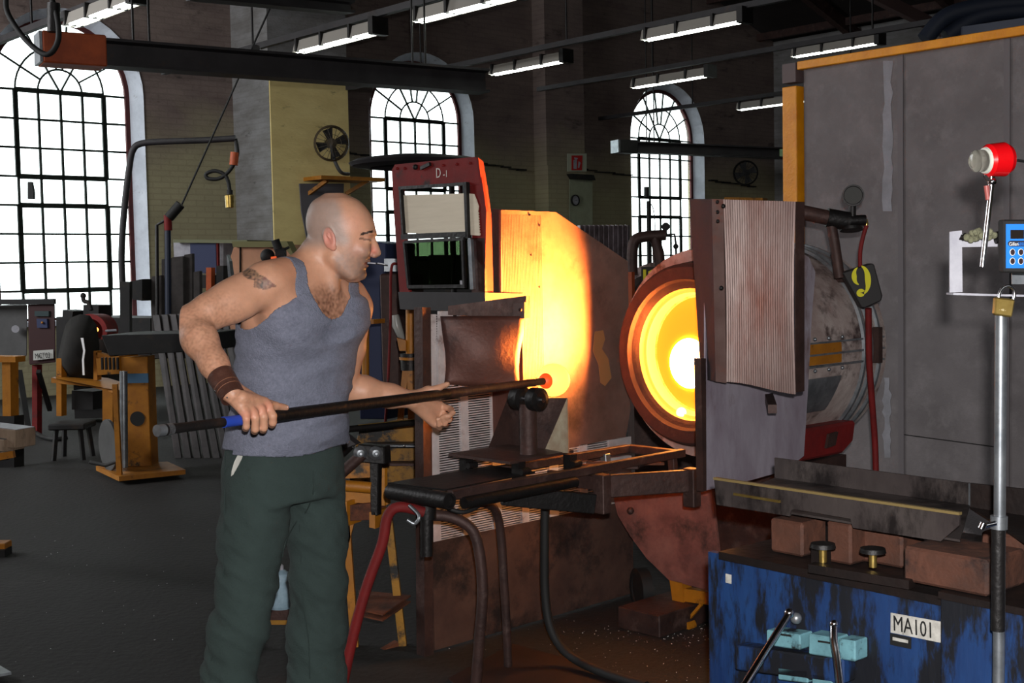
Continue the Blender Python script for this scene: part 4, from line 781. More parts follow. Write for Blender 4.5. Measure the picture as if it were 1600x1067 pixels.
k = MB(); k.lathe(hc, hax, [(-.018, .0), (-.024, .018), (-.022, .024), (-.016, .026)], 24); k.build('white_collar', mat('milky collar', (.75, .76, .72), .4), fs)
gg = bpy.data.materials.new('clear glass dome'); gg.use_nodes = True; gb_ = gg.node_tree.nodes['Principled BSDF']; gb_.inputs['Base Color'].default_value = (.8, .75, .72, 1); gb_.inputs['Roughness'].default_value = .08; gb_.inputs['Transmission Weight'].default_value = 1.0
k = MB(); k.lathe(hc, hax, [(-.022, .021), (-.040, .021), (-.047, .013), (-.048, 0)], 24); k.build('glass_dome', gg, fs)
k = MB(); k.lathe(hc, hax, [(.030, .022), (.036, .020), (.038, .0)], 20); k.build('rear_glass', gg, fs)
k = MB(); k.sphere(at(1550, 284, YS), .0085, 12, 8); k.cyl(at(1549, 270, YS), at(1549, 292, YS), .006, 10); k.bar(at(1538, 274, YS), at(1546, 284, YS), .006, .005); k.build('ball_clamp', MT['chrome'], fs)
k = MB(); k.cyl(at(1551, 275, YS), at(1535, 417, YS), .0052, 14); k.build('rod', MT['chrome'], fs)
k = MB(); k.cyl(at(1541, 290, YS), at(1544, 312, YS), .005, 8); k.build('red_tag', mat('faded red plastic', (.6, .3, .28), .5), fs)
k = MB(); k.tube(spline([at(1577, 248, 2.5), at(1600, 252, 2.52), at(1640, 256, 2.56)], 5), .0028, 8); k.build('lead', MT['rubber'], fs)
# ======================= things in the depth of the hall =======================
def sbox(name, label, cat, c, sx, sy, sz, m, u=LS, part='body', bevel=.004, group=None):
    """free-standing box-like thing; returns its empty; c = centre of its base"""
    t = thing(name, label, cat, c, group); k = MB(); k.box(Vector(c) + Z * sz / 2, sx, sy, sz, u); k.build(part, m, t, bevel=bevel); return t
def quadbox(k, pts, Y, d, sk=.45): k.prism([at(x, y, Y) for x, y in pts], Vector((sk * d, .9 * d, 0)))
def P(n, par, m, f, **kw):
    k = MB(); f(k); return k.build(n, m if not isinstance(m, str) else MT[m], par, **kw)
bw = lambda x, y, b=1.20: WF.pb(x, y, b)
tan_m = mat('tan cupboard board', (.74, .54, .42), .8, 0, (.66, .47, .37), 4)
dkblue = mat('dark blue door', (.16, .20, .34), .6); gmet = mat('grey painted steel', (.30, .30, .30), .6, 0, (.25, .25, .25), 5)
dark = mat('dark machinery', (.12, .115, .12), .7, .1, (.08, .08, .08), 6, (.2, .16, .12), 5)
fabric = mat('dark work jacket cloth', (.13, .12, .11), .95, 0, (.09, .085, .08), 10)
timber = mat('weathered timber', (.58, .50, .42), .9, 0, (.48, .40, .33), 5, (.3, .25, .2), 6, stretch=(1, 6, 1))
# wall fan and its shelf on the yellow buttress
def fan(px, py, b, r, lab, ax, m_):
    c = WF.pb(px, py, b); t = thing('wall_fan', lab, 'fan', c - Z * r, 'caged fans on the window wall'); ax = ax.normalized()
    P('cage', t, m_, lambda k: [k.lathe(c, ax, [(-.05, r * .9), (0, r), (.0, r + .012), (.05, r * .95)], 28)])
    def wires(k):
        e = ax.cross(Z).normalized(); g = ax.cross(e)
        for i in range(20):
            a = math.pi * 2 * i / 20; k.bar(c + ax * .09, c + ax * .03 + (e * math.cos(a) + g * math.sin(a)) * r, .005, .005)
        k.lathe(c, ax, [(.075, r * .5), (.08, r * .52)], 24)
    tag(P('cage_wires', t, m_, wires), kind='stuff')
    for i in range(4):
        a = math.pi / 2 * i + .4; e = ax.cross(Z).normalized(); g = ax.cross(e); d = e * math.cos(a) + g * math.sin(a); q = ax.cross(d)
        P('blade', t, dark, lambda k: k.prism([c + d * .05 - q * .03, c + d * r * .85 - q * .10, c + d * r * .85 + q * .05, c + d * .05 + q * .03], ax * .01))
    P('motor', t, m_, lambda k: k.cyl(c - ax * .14, c + ax * .02, .07, 14))
    return t, c
fm = mat('brown dusty fan metal', (.30, .26, .20), .6, .2)
t, c = fan(518, 224, 1.42, .235, 'dark caged fan tilted above the yellow shelf on the yellow buttress', Vector((.35, -1, -.12)), fm)
P('stalk', t, gmet, lambda k: k.tube(spline([c + Vector((0, -.03, 0)), c + Vector((.02, .05, -.2)), c + Vector((.10, .1, -.38)), bw(545, 272, 1.3)], 6), .025, 10))
t, c = fan(1165, 270, .45, .235, 'dark caged fan on the wall right of the third window', Vector((-.3, -1, 0)), dark)
P('stalk', t, dark, lambda k: k.bar(c, c - Vector((0, 0, .42)), .03, .03))
sh = thing('wall_shelf', 'yellow wooden bracket shelf under the caged fan', 'shelf', bw(520, 285))
q0, q1 = bw(468, 283), bw(580, 281)
P('board', sh, 'yellow', lambda k: k.box((q0 + q1) / 2 + WF.n * .2, 1.05, .45, .05, WF.u))
P('bracket', sh, 'yellow', lambda k: k.bar(bw(541, 303), bw(556, 284) + WF.n * .3, .05, .05))
P('bracket', sh, 'yellow', lambda k: k.bar(bw(482, 303), bw(492, 284) + WF.n * .3, .05, .05))
sb = thing('wall_board', 'plain grey board fixed beneath the yellow shelf behind the bald head', 'board', bw(505, 420))
P('sheet', sb, mat('slate grey board', (.40, .39, .41), .9), lambda k: k.prism([bw(x, y, 1.20) for x, y in ((467, 287), (536, 287), (534, 425), (484, 425), (478, 370), (470, 330))], WF.n * .02))  # thin flat grey outline just proud of the buttress, below the shelf
sg = thing('safety_sign', 'small red and white safety sign on the wall between second and third window', 'sign', bw(901, 268, .54))
P('backing', sg, mat('off white board', (.70, .72, .64), .8), lambda k: k.prism([bw(x, y, .56) for x, y in ((886, 240), (916, 240), (916, 268), (886, 268))], WF.n * .01))
P('red_plate', sg, mat('sign red', (.75, .10, .10), .6), lambda k: k.prism([bw(x, y, .572) for x, y in ((893, 243), (910, 243), (909, 266), (893, 266))], WF.n * .005))
P('extinguisher_symbol', sg, 'white_paint', lambda k: [k.prism([bw(x, y, .578) for x, y in ((896, 250), (901, 249), (901, 264), (896, 264))], WF.n * .003), k.prism([bw(x, y, .578) for x, y in ((897, 246), (903, 247), (902, 249), (898, 249))], WF.n * .003), k.prism([bw(x, y, .578) for x, y in ((904, 252), (907, 254), (905, 262), (903, 262))], WF.n * .003)])
pb2 = thing('pale_panel', 'tall pale panel with a dark top on the pilaster under the safety sign', 'panel', bw(908, 362, .55))
P('sheet', pb2, mat('pale green grey panel', (.62, .64, .54), .8, 0, (.55, .57, .48), 4), lambda k: k.prism([bw(x, y, .565) for x, y in ((889, 280), (925, 280), (925, 372), (889, 372))], WF.n * .012))
P('dark_top', pb2, dark, lambda k: k.prism([bw(x, y, .565) for x, y in ((885, 272), (920, 274), (923, 282), (890, 280))], WF.n * .12))
ck = thing('wall_clock', 'round wall clock with a dark rim on the pale panel', 'clock', bw(898, 322, .56))
cc = bw(898, 313, .585); P('rim', ck, dark, lambda k: k.lathe(cc, WF.n, [(0, .07), (0, .095), (.03, .095), (.03, .078)], 28)); P('face', ck, 'white_paint', lambda k: k.cyl(cc, cc + WF.n * .012, .08, 28))
P('hand', ck, dark, lambda k: [k.bar(cc + WF.n * .016, cc + WF.n * .016 + Z * .055, .008, .004), k.bar(cc + WF.n * .016, cc + WF.n * .016 + WF.u * .04, .004, .008)])
dmx = thing('dark_press', 'tall dark machine hiding the foot of the second window behind the shield', 'machine', at(680, 560, 14)); P('body', dmx, dark, lambda k: quadbox(k, ((604, 402), (640, 400), (642, 408), (668, 410), (670, 398), (700, 399), (702, 404), (790, 402), (790, 590), (604, 590)), 14, .6)); P('grey_box', dmx, gmet, lambda k: quadbox(k, ((603, 404), (626, 404), (626, 420), (603, 420)), 13.9, .2))
# saucer shaped hood behind the red shield
cn = thing('extraction_canopy', 'dark saucer shaped canopy hanging behind the red viewing shield', 'canopy', at(648, 262, 8.6))
c_ = at(648, 254, 8.6); P('dish', cn, 'dark_beam', lambda k: k.lathe(c_, Z, [(-.035, .30), (-.02, .42), (0, .44), (.02, .40), (.045, .2), (.05, 0)], 40)); P('stem', cn, dark, lambda k: k.cyl(at(705, 254, 8.6), Vector((at(705, 254, 8.6).x, 8.6, 0)), .02, 8))
# bent pipe with the hanging cage lamp
bpz = thing('bent_pipe', 'tall bent grey pipe arching in front of the first window', 'pipe', at(197, 540, 12.0))
P('pipe', bpz, 'dark_beam', lambda k: k.tube(spline([at(x, y, 12) for x, y in ((197, 542), (193, 470), (190, 400), (194, 330), (202, 262), (208, 234), (222, 224), (260, 221), (320, 219), (368, 216))], 6), .030, 10))
P('base', bpz, dark, lambda k: k.bar(at(197, 440, 12), at(197, 560, 12), .09, .09))
cl_ = thing('cage_lamp', 'brass cage work lamp hanging on a looped black cable from the bent pipe', 'lamp', at(359, 328, 12))
P('cable', cl_, 'rubber', lambda k: k.tube(spline([at(x, y, 12) for x, y in ((368, 217), (371, 240), (362, 262), (345, 278), (326, 279), (322, 272), (335, 267), (350, 272), (357, 285), (359, 302))], 6), .018, 8))
P('hook', cl_, 'orange', lambda k: k.cyl(at(367, 238, 12), at(365, 258, 12), .04, 10))
P('cage', cl_, 'brass', lambda k: [k.lathe(at(359, 314, 12), Z, [(-.065, .02), (-.06, .04), (.05, .045), (.065, .02)], 8)])
P('socket', cl_, dark, lambda k: k.cyl(at(359, 306, 12), at(359, 297, 12), .028, 10))
rp = thing('pull_rope', 'thin dark rope slanting down across the wall left of the buttress', 'rope', at(282, 325, 11.5))
P('rope', rp, 'rubber', lambda k: k.cyl(at(432, -10, 11.5), at(283, 322, 11.5), .009, 6)); P('pulley', rp, dark, lambda k: k.cyl(at(400, 76, 11.5), at(401, 76, 11.7), .035, 14))
tl = thing('lance_stand', 'dark blue upright lance with a slanted handle beside the first window', 'tool', at(263, 500, 11.4))
P('upright', tl, mat('dark blue tube', (.10, .14, .22), .5), lambda k: k.tube([at(263, 500, 11.4), at(262, 345, 11.4)], .028, 10))
P('slanted_handle', tl, 'rubber', lambda k: k.cyl(at(264, 340, 11.4), at(282, 319, 11.4), .045, 10)); P('red_joint', tl, 'red_paint', lambda k: k.cyl(at(262, 336, 11.4), at(263, 360, 11.4), .035, 10))
P('thin_rod', tl, 'black', lambda k: k.tube([at(246, 500, 11.4), at(245, 352, 11.4), at(262, 342, 11.4)], .016, 8))
# cupboards under the window wall
cw = thing('wall_cabinet', 'white cabinet with a dark blue door under the cage lamp', 'cabinet', at(310, 430, 14.6))
P('body', cw, 'white_paint', lambda k: quadbox(k, ((271, 378), (349, 377), (349, 428), (273, 428)), 14.6, .5))
P('door', cw, dkblue, lambda k: quadbox(k, ((297, 380), (337, 378), (338, 426), (298, 426)), 14.55, .03)); P('trim_strip', cw, 'red_paint', lambda k: quadbox(k, ((338, 378), (340, 378), (341, 426), (339, 426)), 14.54, .03))
P('top', cw, mat('greenish shelf top', (.45, .46, .36), .8), lambda k: quadbox(k, ((270, 374), (386, 375), (386, 380), (270, 379)), 14.5, .6))
cup = thing('tan_cupboard', 'tan board cupboard behind the tattooed shoulder', 'cupboard', at(410, 520, 13.4))
P('body', cup, tan_m, lambda k: quadbox(k, ((366, 384), (446, 382), (474, 428), (474, 540), (356, 540), (358, 408)), 13.4, .6))
P('lid', cup, mat('olive lid', (.42, .40, .26), .8), lambda k: quadbox(k, ((362, 377), (448, 377), (470, 420), (444, 386), (364, 386)), 13.35, .1)); P('joint', cup, dark, lambda k: quadbox(k, ((374, 386), (375, 386), (375, 440), (374, 440)), 13.38, .02))
gl_ = thing('grinder_head', 'small black machine head with a red spot above the shoulder', 'machine', at(425, 415, 9))
P('housing', gl_, dark, lambda k: [k.sphere(at(418, 400, 9), .052, 12, 8), k.cyl(at(432, 398, 9), at(446, 398, 9), .05, 10)]); P('arm', gl_, dark, lambda k: [k.cyl(at(436, 392, 9), at(430, 375, 9), .03, 8), k.cyl(at(444, 390, 9), at(452, 386, 9), .01, 6), k.bar(at(432, 400, 9), at(432, 560, 9), .05, .05)]); P('red_cap', gl_, emis('small ember', (.9, .12, .03), .5), lambda k: k.cyl(at(424, 405, 8.9), at(432, 404, 8.9), .018, 10))
boards = thing('leaning_boards', 'grey weathered boards leaning beside the first window', 'boards', at(270, 560, 12.3))
for i, (x0, x1, y0, y1) in enumerate(((236, 252, 432, 560), (252, 268, 405, 560), (268, 286, 402, 560), (287, 300, 398, 560), (302, 312, 425, 560))):
    P('board', boards, mat('grey weathered board', (.27, .25, .245), .9, 0, (.20, .185, .18), 8), lambda k: quadbox(k, ((x0, y0), (x1, y0 - 2), (x1 + 1, y1), (x0 + 1, y1)), 12.3 + (i % 2) * .05, .04), bevel=.004)
P('clamp_block', boards, dark, lambda k: quadbox(k, ((203, 440), (222, 436), (222, 470), (207, 468)), 12.2, .15))
rk = thing('orange_rack', 'dark rack with an orange upright below the blue door', 'rack', at(325, 520, 12.8))
P('upright', rk, 'orange', lambda k: quadbox(k, ((322, 418), (330, 418), (330, 520), (322, 520)), 12.8, .06)); P('upright', rk, dark, lambda k: quadbox(k, ((338, 415), (349, 415), (349, 520), (338, 520)), 12.8, .1)); P('shelf', rk, dark, lambda k: quadbox(k, ((300, 430), (340, 430), (340, 450), (300, 450)), 12.85, .3))
P('crate', rk, mat('dull beige tin', (.5, .42, .32), .7), lambda k: quadbox(k, ((296, 460), (340, 458), (340, 470), (296, 472)), 12.85, .3)); P('steel_bar', rk, 'galv', lambda k: quadbox(k, ((354, 398), (358, 408), (362, 440), (357, 445)), 12.7, .05))
# leaning corrugated sheets
ls = thing('leaning_sheets', 'grey corrugated metal sheets leaning together under the cupboards', 'metal sheets', onz(300, 728, 0))
for i in range(9):
    x0 = 238 + i * 13; P('corrugation_strip', ls, mat('sooty zinc strip', (.24, .22, .22), .6, .2, (.16, .15, .15), 9) if i == 0 else bpy.data.materials['sooty zinc strip'], lambda k: k.prism([at(x0, 492 - i * .6, 10.7), at(x0 + 11, 492 - i * .6, 10.7 - .02), Vector(onz(x0 + 46 + i * 2, 716, 0)), Vector(onz(x0 + 35 + i * 2, 716, 0))], (0, .03 + .02 * (i % 2), 0)), bevel=.003)  # zinc colour darkened to stand in for the missing light here
# yellow pillar machine with dark roller table
ym = thing('pillar_table', 'yellow pillar machine with a dark steel table top and yellow base plate', 'machine', onz(222, 745, 0))
cb2 = onz(222, 738, 0); zt2 = at(222, 556, cb2.y).z
P('pillar', ym, 'yellow', lambda k: k.box(cb2 + Z * zt2 / 2, .20, .2, zt2), bevel=.005)
P('table_top', ym, dark, lambda k: k.prism([at(158, 524, 9.3), at(330, 520, 9.3), at(330, 548, 9.3), at(170, 556, 9.3)], (.1, .55, .0)), bevel=.004)
P('base_plate', ym, 'yellow', lambda k: k.prism([onz(150, 735, .03), onz(186, 752, .03), onz(290, 741, .03), onz(262, 728, .03)], (0, 0, .035)))
P('side_post', ym, 'yellow', lambda k: k.bar(at(187, 745, 9.1), at(180, 600, 9.1), .035, .035)); P('screw_spindle', ym, 'galv', lambda k: k.cyl(at(194, 730, 9.2), at(193, 580, 9.2), .028, 10))
P('blue_clamp', ym, mat('faded blue clamp', (.25, .40, .52), .6), lambda k: k.box(cb2 + Z * (zt2 * .82) + Vector((0, -.11, 0)), .21, .02, .07)); P('round_hole', ym, 'rubber', lambda k: k.cyl(cb2 + Vector((.01, -.105, .42)), cb2 + Vector((.01, -.09, .42)), .055, 20))
P('hand_wheel', ym, gmet, lambda k: k.lathe(at(172, 695, 9.35), Vector((-.8, -.6, 0)), [(-.01, .0), (-.01, .17), (0, .19), (.02, .19), (.02, .17), (.01, 0)], 28)); P('wheel_foot', ym, gmet, lambda k: k.tube([at(140, 722, 9.1), at(165, 727, 9.1), at(184, 720, 9.1)], .014, 8))
P('side_motor', ym, 'yellow', lambda k: quadbox(k, ((150, 560), (186, 556), (186, 584), (152, 586)), 9.5, .2)); P('motor_fins', ym, dark, lambda k: [k.box(at(160 + i * 6, 568, 9.45), .012, .03, .09) for i in range(5)])
# MCT03 control box
mc = thing('control_box', 'dark red control box labelled MCT03 at the left edge', 'control box', at(64, 690, 12))
P('body', mc, mat('dark wine paint', (.19, .035, .045), .6), lambda k: quadbox(k, ((44, 476), (86, 475), (87, 566), (46, 570)), 12, .3, -.35), bevel=.006)
P('display', mc, mat('grey green display', (.2, .26, .27), .4), lambda k: quadbox(k, ((54, 486), (76, 486), (76, 494), (54, 494)), 11.98, .02)); P('keypad', mc, dkblue, lambda k: quadbox(k, ((57, 498), (73, 498), (74, 512), (58, 512)), 11.98, .02)); P('yellow_key', mc, 'yellow', lambda k: k.sphere(at(66, 504, 11.97), .012, 8, 6))
P('label_plate', mc, mat('clean white label', (.72, .72, .70), .7), lambda k: quadbox(k, ((52, 548), (83, 546), (83, 560), (52, 563)), 11.97, .01)); text('label_text', 'MCT03', .070, at(54.5, 560.2, 11.955), at(83, 558, 11.955) - at(53, 560, 11.955), Z, dk, mc, sx=.68, ext=.001)
P('leg', mc, 'red_paint', lambda k: quadbox(k, ((50, 570), (58, 570), (58, 690), (50, 690)), 12.1, .06)); P('leg', mc, dark, lambda k: [k.bar(at(30, 580, 12), at(44, 670, 11.7), .05, .05), k.bar(at(60, 580, 12), at(78, 640, 12.4), .04, .04)])
gk = thing('grey_switch_cabinet', 'grey switch cabinet with a round white badge left of the control box', 'cabinet', at(20, 690, 12.1))
P('body', gk, gmet, lambda k: quadbox(k, ((-60, 480), (43, 476), (42, 556), (-60, 560)), 12.1, .4, -.4), bevel=.006); P('badge', gk, 'white_paint', lambda k: k.cyl(at(24, 514, 12.05), at(24, 514, 12.0), .035, 20)); P('top_pipe', gk, dark, lambda k: k.bar(at(-50, 472, 12.0), at(86, 471, 12.0), .06, .05)); P('leg', gk, dark, lambda k: quadbox(k, ((-20, 560), (-10, 560), (-10, 690), (-20, 690)), 12.1, .06))
yp = thing('yellow_stand', 'yellow steel post with a top beam at the left edge under the grey cabinet', 'stand', at(10, 680, 10))
P('post', yp, 'yellow', lambda k: quadbox(k, ((3, 566), (16, 566), (17, 650), (4, 650)), 10, .08)); P('beam', yp, 'yellow', lambda k: quadbox(k, ((-30, 556), (24, 557), (24, 566), (-30, 566)), 9.98, .1)); P('foot', yp, dark, lambda k: quadbox(k, ((-5, 650), (22, 650), (22, 732), (-5, 732)), 10, .1))
# timber at the left edge
tb_ = thing('trestle', 'low trestle with a yellow edge at the left edge under the timbers', 'trestle', Vector((at(-60, 715, 6.4).x, 6.4, 0)))
for lx in (-60, -8): P('leg', tb_, dark, lambda k: k.bar(at(lx, 722, 6.4), Vector((at(lx, 722, 6.4).x, 6.4, 0)), .03, .04))
P('rail', tb_, 'black', lambda k: k.bar(at(-60, 722, 6.4), at(14, 713, 6.4), .04, .03))
P('yellow_edge', tb_, 'yellow', lambda k: k.bar(at(-30, 718, 6.3), at(22, 709, 6.3), .03, .035))
for i, (x1, y1, h_, lab) in enumerate(((50, 684, .09, 'weathered square timber with a pale top lying at the left edge, topmost'), (33, 708, .06, 'flat weathered timber at the left edge, below the topmost'))):
    p = at(x1 - 10, y1 + (0 if i == 0 else -14), 6.2); t = thing('timber_beam', lab, 'timber', p - Z * h_, 'timbers at the left edge'); P('beam', t, timber, lambda k: k.bar(p, p + Vector((-1.0, .42, .07)), .14, h_), bevel=.004)
    P('pale_top', t, 'white_paint' if i == 0 else gmet, lambda k: k.bar(p + Z * (h_ / 2 + .002), p + Vector((-1.0, .42, .07)) + Z * (h_ / 2 + .002), .12, .003))
sx = thing('steel_corner', 'pale triangular corner of a steel plate low at the left edge', 'plate', onz(0, 1052, .0)); P('plate', sx, 'galv', lambda k: k.prism([onz(-40, 1020, .02), onz(18, 1054, .02), onz(-40, 1064, .02)], (0, 0, .01)))
ye = thing('yellow_block', 'small yellow and black block low on the floor at the left edge', 'block', onz(0, 875, 0)); P('top', ye, 'yellow', lambda k: k.box(onz(-4, 858, .03) + Z * .02, .12, .1, .04), bevel=.004); P('base', ye, dark, lambda k: k.box(onz(-4, 868, .0) + Z * .02, .12, .1, .04))
# small furnace with glow, jacket on the bench
sf = thing('small_furnace', 'small distant glass furnace with a red hood and a bright glowing mouth', 'furnace', at(140, 640, 13))
cF = at(141, 518, 13); axF = Vector((-.1, -1, 0)).normalized()
P('hood', sf, 'red_paint', lambda k: k.lathe(cF - axF * .3, axF, [(0, 0), (0, .17), (.3, .18), (.3, .13)], 28)); P('glowing_mouth', sf, emis('ember mouth', (1, .36, .06), 6), lambda k: k.sphere(at(147, 515, 12.7), .038, 14, 8, (1.2, .4, .8)))
P('stand', sf, dark, lambda k: k.box(Vector((cF.x, cF.y + .15, .45)), .35, .4, .8)); P('side_pipe', sf, 'white_paint', lambda k: k.cyl(at(165, 517, 12.6), at(182, 516, 12.6), .012, 8))
jk = thing('work_jacket', 'dark work jacket with a white reflective stripe hanging over the yellow bench', 'jacket', at(122, 590, 11.2))
q_ = ((104, 508), (112, 497), (126, 492), (140, 494), (150, 508), (154, 540), (152, 575), (148, 592), (110, 592), (94, 578), (92, 560), (98, 530))
k = MB(); cj = at(124, 548, 11.1); ring = [at(x, y, 11.2) for x, y in q_]; inn = [lerp(p, cj, .45) + Vector((0, -.10, 0)) for p in ring]; n_ = len(ring)
k.add(ring + inn + [cj + Vector((0, -.15, 0))], [(i, (i + 1) % n_, n_ + (i + 1) % n_, n_ + i) for i in range(n_)] + [(n_ + i, n_ + (i + 1) % n_, 2 * n_) for i in range(n_)], True); k.build('cloth', fabric, jk, solid=.02)
P('reflective_stripe', jk, mat('reflective tape', (1, 1, 1), .3), lambda k: k.prism([at(x, y, 10.98) for x, y in ((126, 528), (130, 528), (133, 548), (131, 562), (132, 586), (129, 586), (128, 562), (130, 548))], (0, .01, 0)))
bn = thing('yellow_bench', 'low yellow steel bench in front of the small furnace', 'bench', at(125, 690, 11))
P('seat', bn, 'yellow', lambda k: k.prism([at(80, 590, 11), at(140, 596, 11), at(184, 610, 10.7), at(184, 616, 10.7), at(140, 604, 11), at(80, 598, 11)], (.05, .35, 0))); P('leg', bn, 'yellow', lambda k: quadbox(k, ((160, 606), (176, 610), (176, 660), (160, 660)), 10.8, .08)); P('leg', bn, 'yellow', lambda k: quadbox(k, ((88, 560), (96, 560), (96, 650), (88, 650)), 11.1, .06)); P('back_frame', bn, 'yellow', lambda k: [quadbox(k, ((150, 550), (172, 556), (172, 562), (150, 558)), 11.1, .05), quadbox(k, ((146, 548), (152, 548), (152, 594), (146, 594)), 11.1, .05)]); P('lower_box', bn, dark, lambda k: quadbox(k, ((112, 610), (145, 612), (145, 640), (112, 640)), 11.2, .3))
stl = thing('dark_stool', 'low dark stool standing on the floor left of the yellow pillar', 'stool', onz(115, 722, 0)); cs = onz(115, 716, 0); zs = at(115, 664, cs.y).z
P('seat', stl, dark, lambda k: k.box(cs + Z * zs, .30, .3, .05), bevel=.01)
for sx_ in (-.12, .12):
    for sy_ in (-.12, .12): P('leg', stl, dark, lambda k: k.bar(cs + Vector((sx_, sy_, 0)), cs + Vector((sx_ * .8, sy_ * .8, zs)), .03, .03))
vs_ = thing('window_bench_tools', 'dark silhouette of a vice and tools on the window bench', 'tools', at(130, 560, 14.5))
P('vice', vs_, dark, lambda k: [quadbox(k, ((98, 484), (114, 486), (112, 500), (97, 498)), 14.5, .2), quadbox(k, ((130, 476), (154, 477), (154, 496), (130, 496)), 14.5, .2)]); P('handle', vs_, dark, lambda k: [k.tube(spline([at(x, y, 14.5) for x, y in ((130, 462), (131, 470), (138, 473), (142, 484))], 5), .025, 8), k.sphere(at(130, 462, 14.5), .035, 8, 6)]); P('bench', vs_, dark, lambda k: quadbox(k, ((88, 495), (235, 497), (235, 562), (88, 560)), 14.6, .5))
flr = thing('floor_cable', 'black cable curving on the floor toward the dark stool', 'cable', onz(60, 690, 0)); P('cable', flr, 'rubber', lambda k: k.tube(spline([onz(x, y, .02) for x, y in ((10, 640), (40, 665), (62, 680), (84, 686), (104, 684))], 6), .022, 8))
# ---- between the gaffer and the shield ----
bcx = thing('blue_locker', 'dark blue steel locker behind the bald man\'s face', 'locker', at(583, 650, 9))
P('body', bcx, dkblue, lambda k: quadbox(k, ((560, 376), (603, 380), (606, 655), (562, 655)), 9, .4), bevel=.006)
bx = thing('brown_tank', 'brown steel tank with a red cable beside the blue locker', 'tank', at(612, 700, 7.6))
P('body', bx, 'iron_brown', lambda k: quadbox(k, ((592, 428), (622, 426), (626, 640), (598, 640)), 7.6, .3), bevel=.01); P('lid', bx, 'galv', lambda k: quadbox(k, ((600, 404), (625, 404), (625, 424), (600, 424)), 7.6, .2)); P('red_cable', bx, 'red_paint', lambda k: k.tube(spline([at(x, y, 7.5) for x, y in ((640, 420), (618, 412), (611, 425), (610, 500), (606, 600), (600, 690))], 6), .008, 8))
P('frosted_bottle', bx, mat('frosted plastic', (.66, .66, .64), .3), lambda k: k.tube([at(618, 492, 7.4), at(620, 508, 7.4), at(626, 524, 7.4), at(631, 530, 7.4)], [.02, .028, .022, .006], 12))
def ypost(px0, y0, y1, w_, Y, lab, grp='yellow posts behind the shield'):
    t = thing('yellow_post', lab, 'post', at(px0, y1, Y), grp); P('tube', t, 'yellow', lambda k: k.cyl(at(px0, y0, Y), at(px0, y1, Y), w_, 14)); return t
t = ypost(642, 484, 565, .026, 6.4, 'thick yellow post under the tray of the viewing shield')
P('collar', t, 'black', lambda k: k.cyl(at(641, 552, 6.4), at(642, 578, 6.4), .05, 16)); P('yellow_collar', t, 'yellow', lambda k: k.cyl(at(641, 558, 6.38), at(641, 562, 6.38), .055, 16))
P('flange_plate', t, 'yellow', lambda k: quadbox(k, ((620, 528), (634, 532), (634, 548), (624, 548)), 6.38, .02))
for (xa, xb) in ((634, 622), (641, 643), (648, 655)): P('splayed_leg', t, 'yellow', lambda k: k.bar(at(xa, 576, 6.4), at(xb, 690, 6.4), .03, .03))
t = ypost(571, 506, 600, .022, 7.4, 'short yellow post right beside the man\'s chest'); P('top_plate', t, 'yellow', lambda k: quadbox(k, ((562, 500), (584, 499), (584, 506), (562, 507)), 7.4, .12))
yx = thing('yellow_machine', 'grimy yellow machine frame with black rods behind the far arm', 'machine', at(600, 900, 6.2))
gy = mat('grimy yellow paint', (.66, .46, .08), .6, 0, (.5, .35, .08), 6, (.09, .08, .07), 4, (.48, .56), .2, 30)
P('body', yx, gy, lambda k: quadbox(k, ((560, 668), (657, 660), (657, 765), (540, 770)), 6.3, .4), bevel=.006); P('shelf', yx, 'black', lambda k: quadbox(k, ((560, 694), (657, 693), (657, 700), (560, 700)), 6.22, .1)); P('shelf', yx, 'iron_brown', lambda k: quadbox(k, ((585, 724), (657, 724), (657, 728), (585, 728)), 6.22, .1))
P('rod', yx, 'black', lambda k: k.cyl(at(530, 672, 5.6), at(690, 655, 5.9), .016, 12)); P('bright_wire', yx, 'brass', lambda k: k.cyl(at(560, 664, 5.59), at(648, 655, 5.75), .002, 6)); P('rod', yx, 'galv', lambda k: k.cyl(at(610, 697, 6.0), at(656, 697, 6.0), .004, 8)); P('nut', yx, 'chrome', lambda k: k.sphere(at(632, 697, 5.98), .006, 8, 6))
rs = thing('roller_fork', 'black fork with two small rollers on a yellow stand behind the man\'s belt', 'roller stand', at(580, 1010, 4.9))
YF = 4.9
for x in (563, 587): P('roller', rs, 'galv', lambda k: k.lathe(at(x, 708, YF - .03), Vector((.2, -1, .05)), [(-.03, 0), (-.03, .024), (.0, .026), (.012, .014), (.014, .006), (.03, .005), (.03, 0)], 20))
P('roller_block', rs, 'black', lambda k: quadbox(k, ((558, 694), (600, 698), (601, 726), (560, 722)), YF, .05), bevel=.004); P('fork_stem', rs, 'black', lambda k: quadbox(k, ((577, 722), (591, 724), (590, 806), (579, 806)), YF, .03), bevel=.003)
P('pipe_arm', rs, 'iron_brown', lambda k: k.cyl(at(515, 756, YF - .02), at(566, 710, YF - .02), .022, 14)); P('pipe_arm', rs, 'black', lambda k: k.cyl(at(500, 735, YF + .1), at(545, 692, YF + .1), .03, 14)); P('cap', rs, 'dark_beam', lambda k: quadbox(k, ((527, 672), (556, 694), (540, 700), (526, 690)), YF + .05, .04))
P('cross_tube', rs, 'yellow', lambda k: k.cyl(at(520, 757, YF), at(580, 762, YF), .022, 14)); P('plate', rs, 'yellow', lambda k: [quadbox(k, ((528, 726), (578, 722), (578, 746), (528, 748)), YF + .05, .02), quadbox(k, ((530, 768), (606, 770), (606, 788), (532, 784)), YF + .05, .02), quadbox(k, ((592, 732), (601, 732), (601, 790), (592, 790)), YF + .04, .02)])
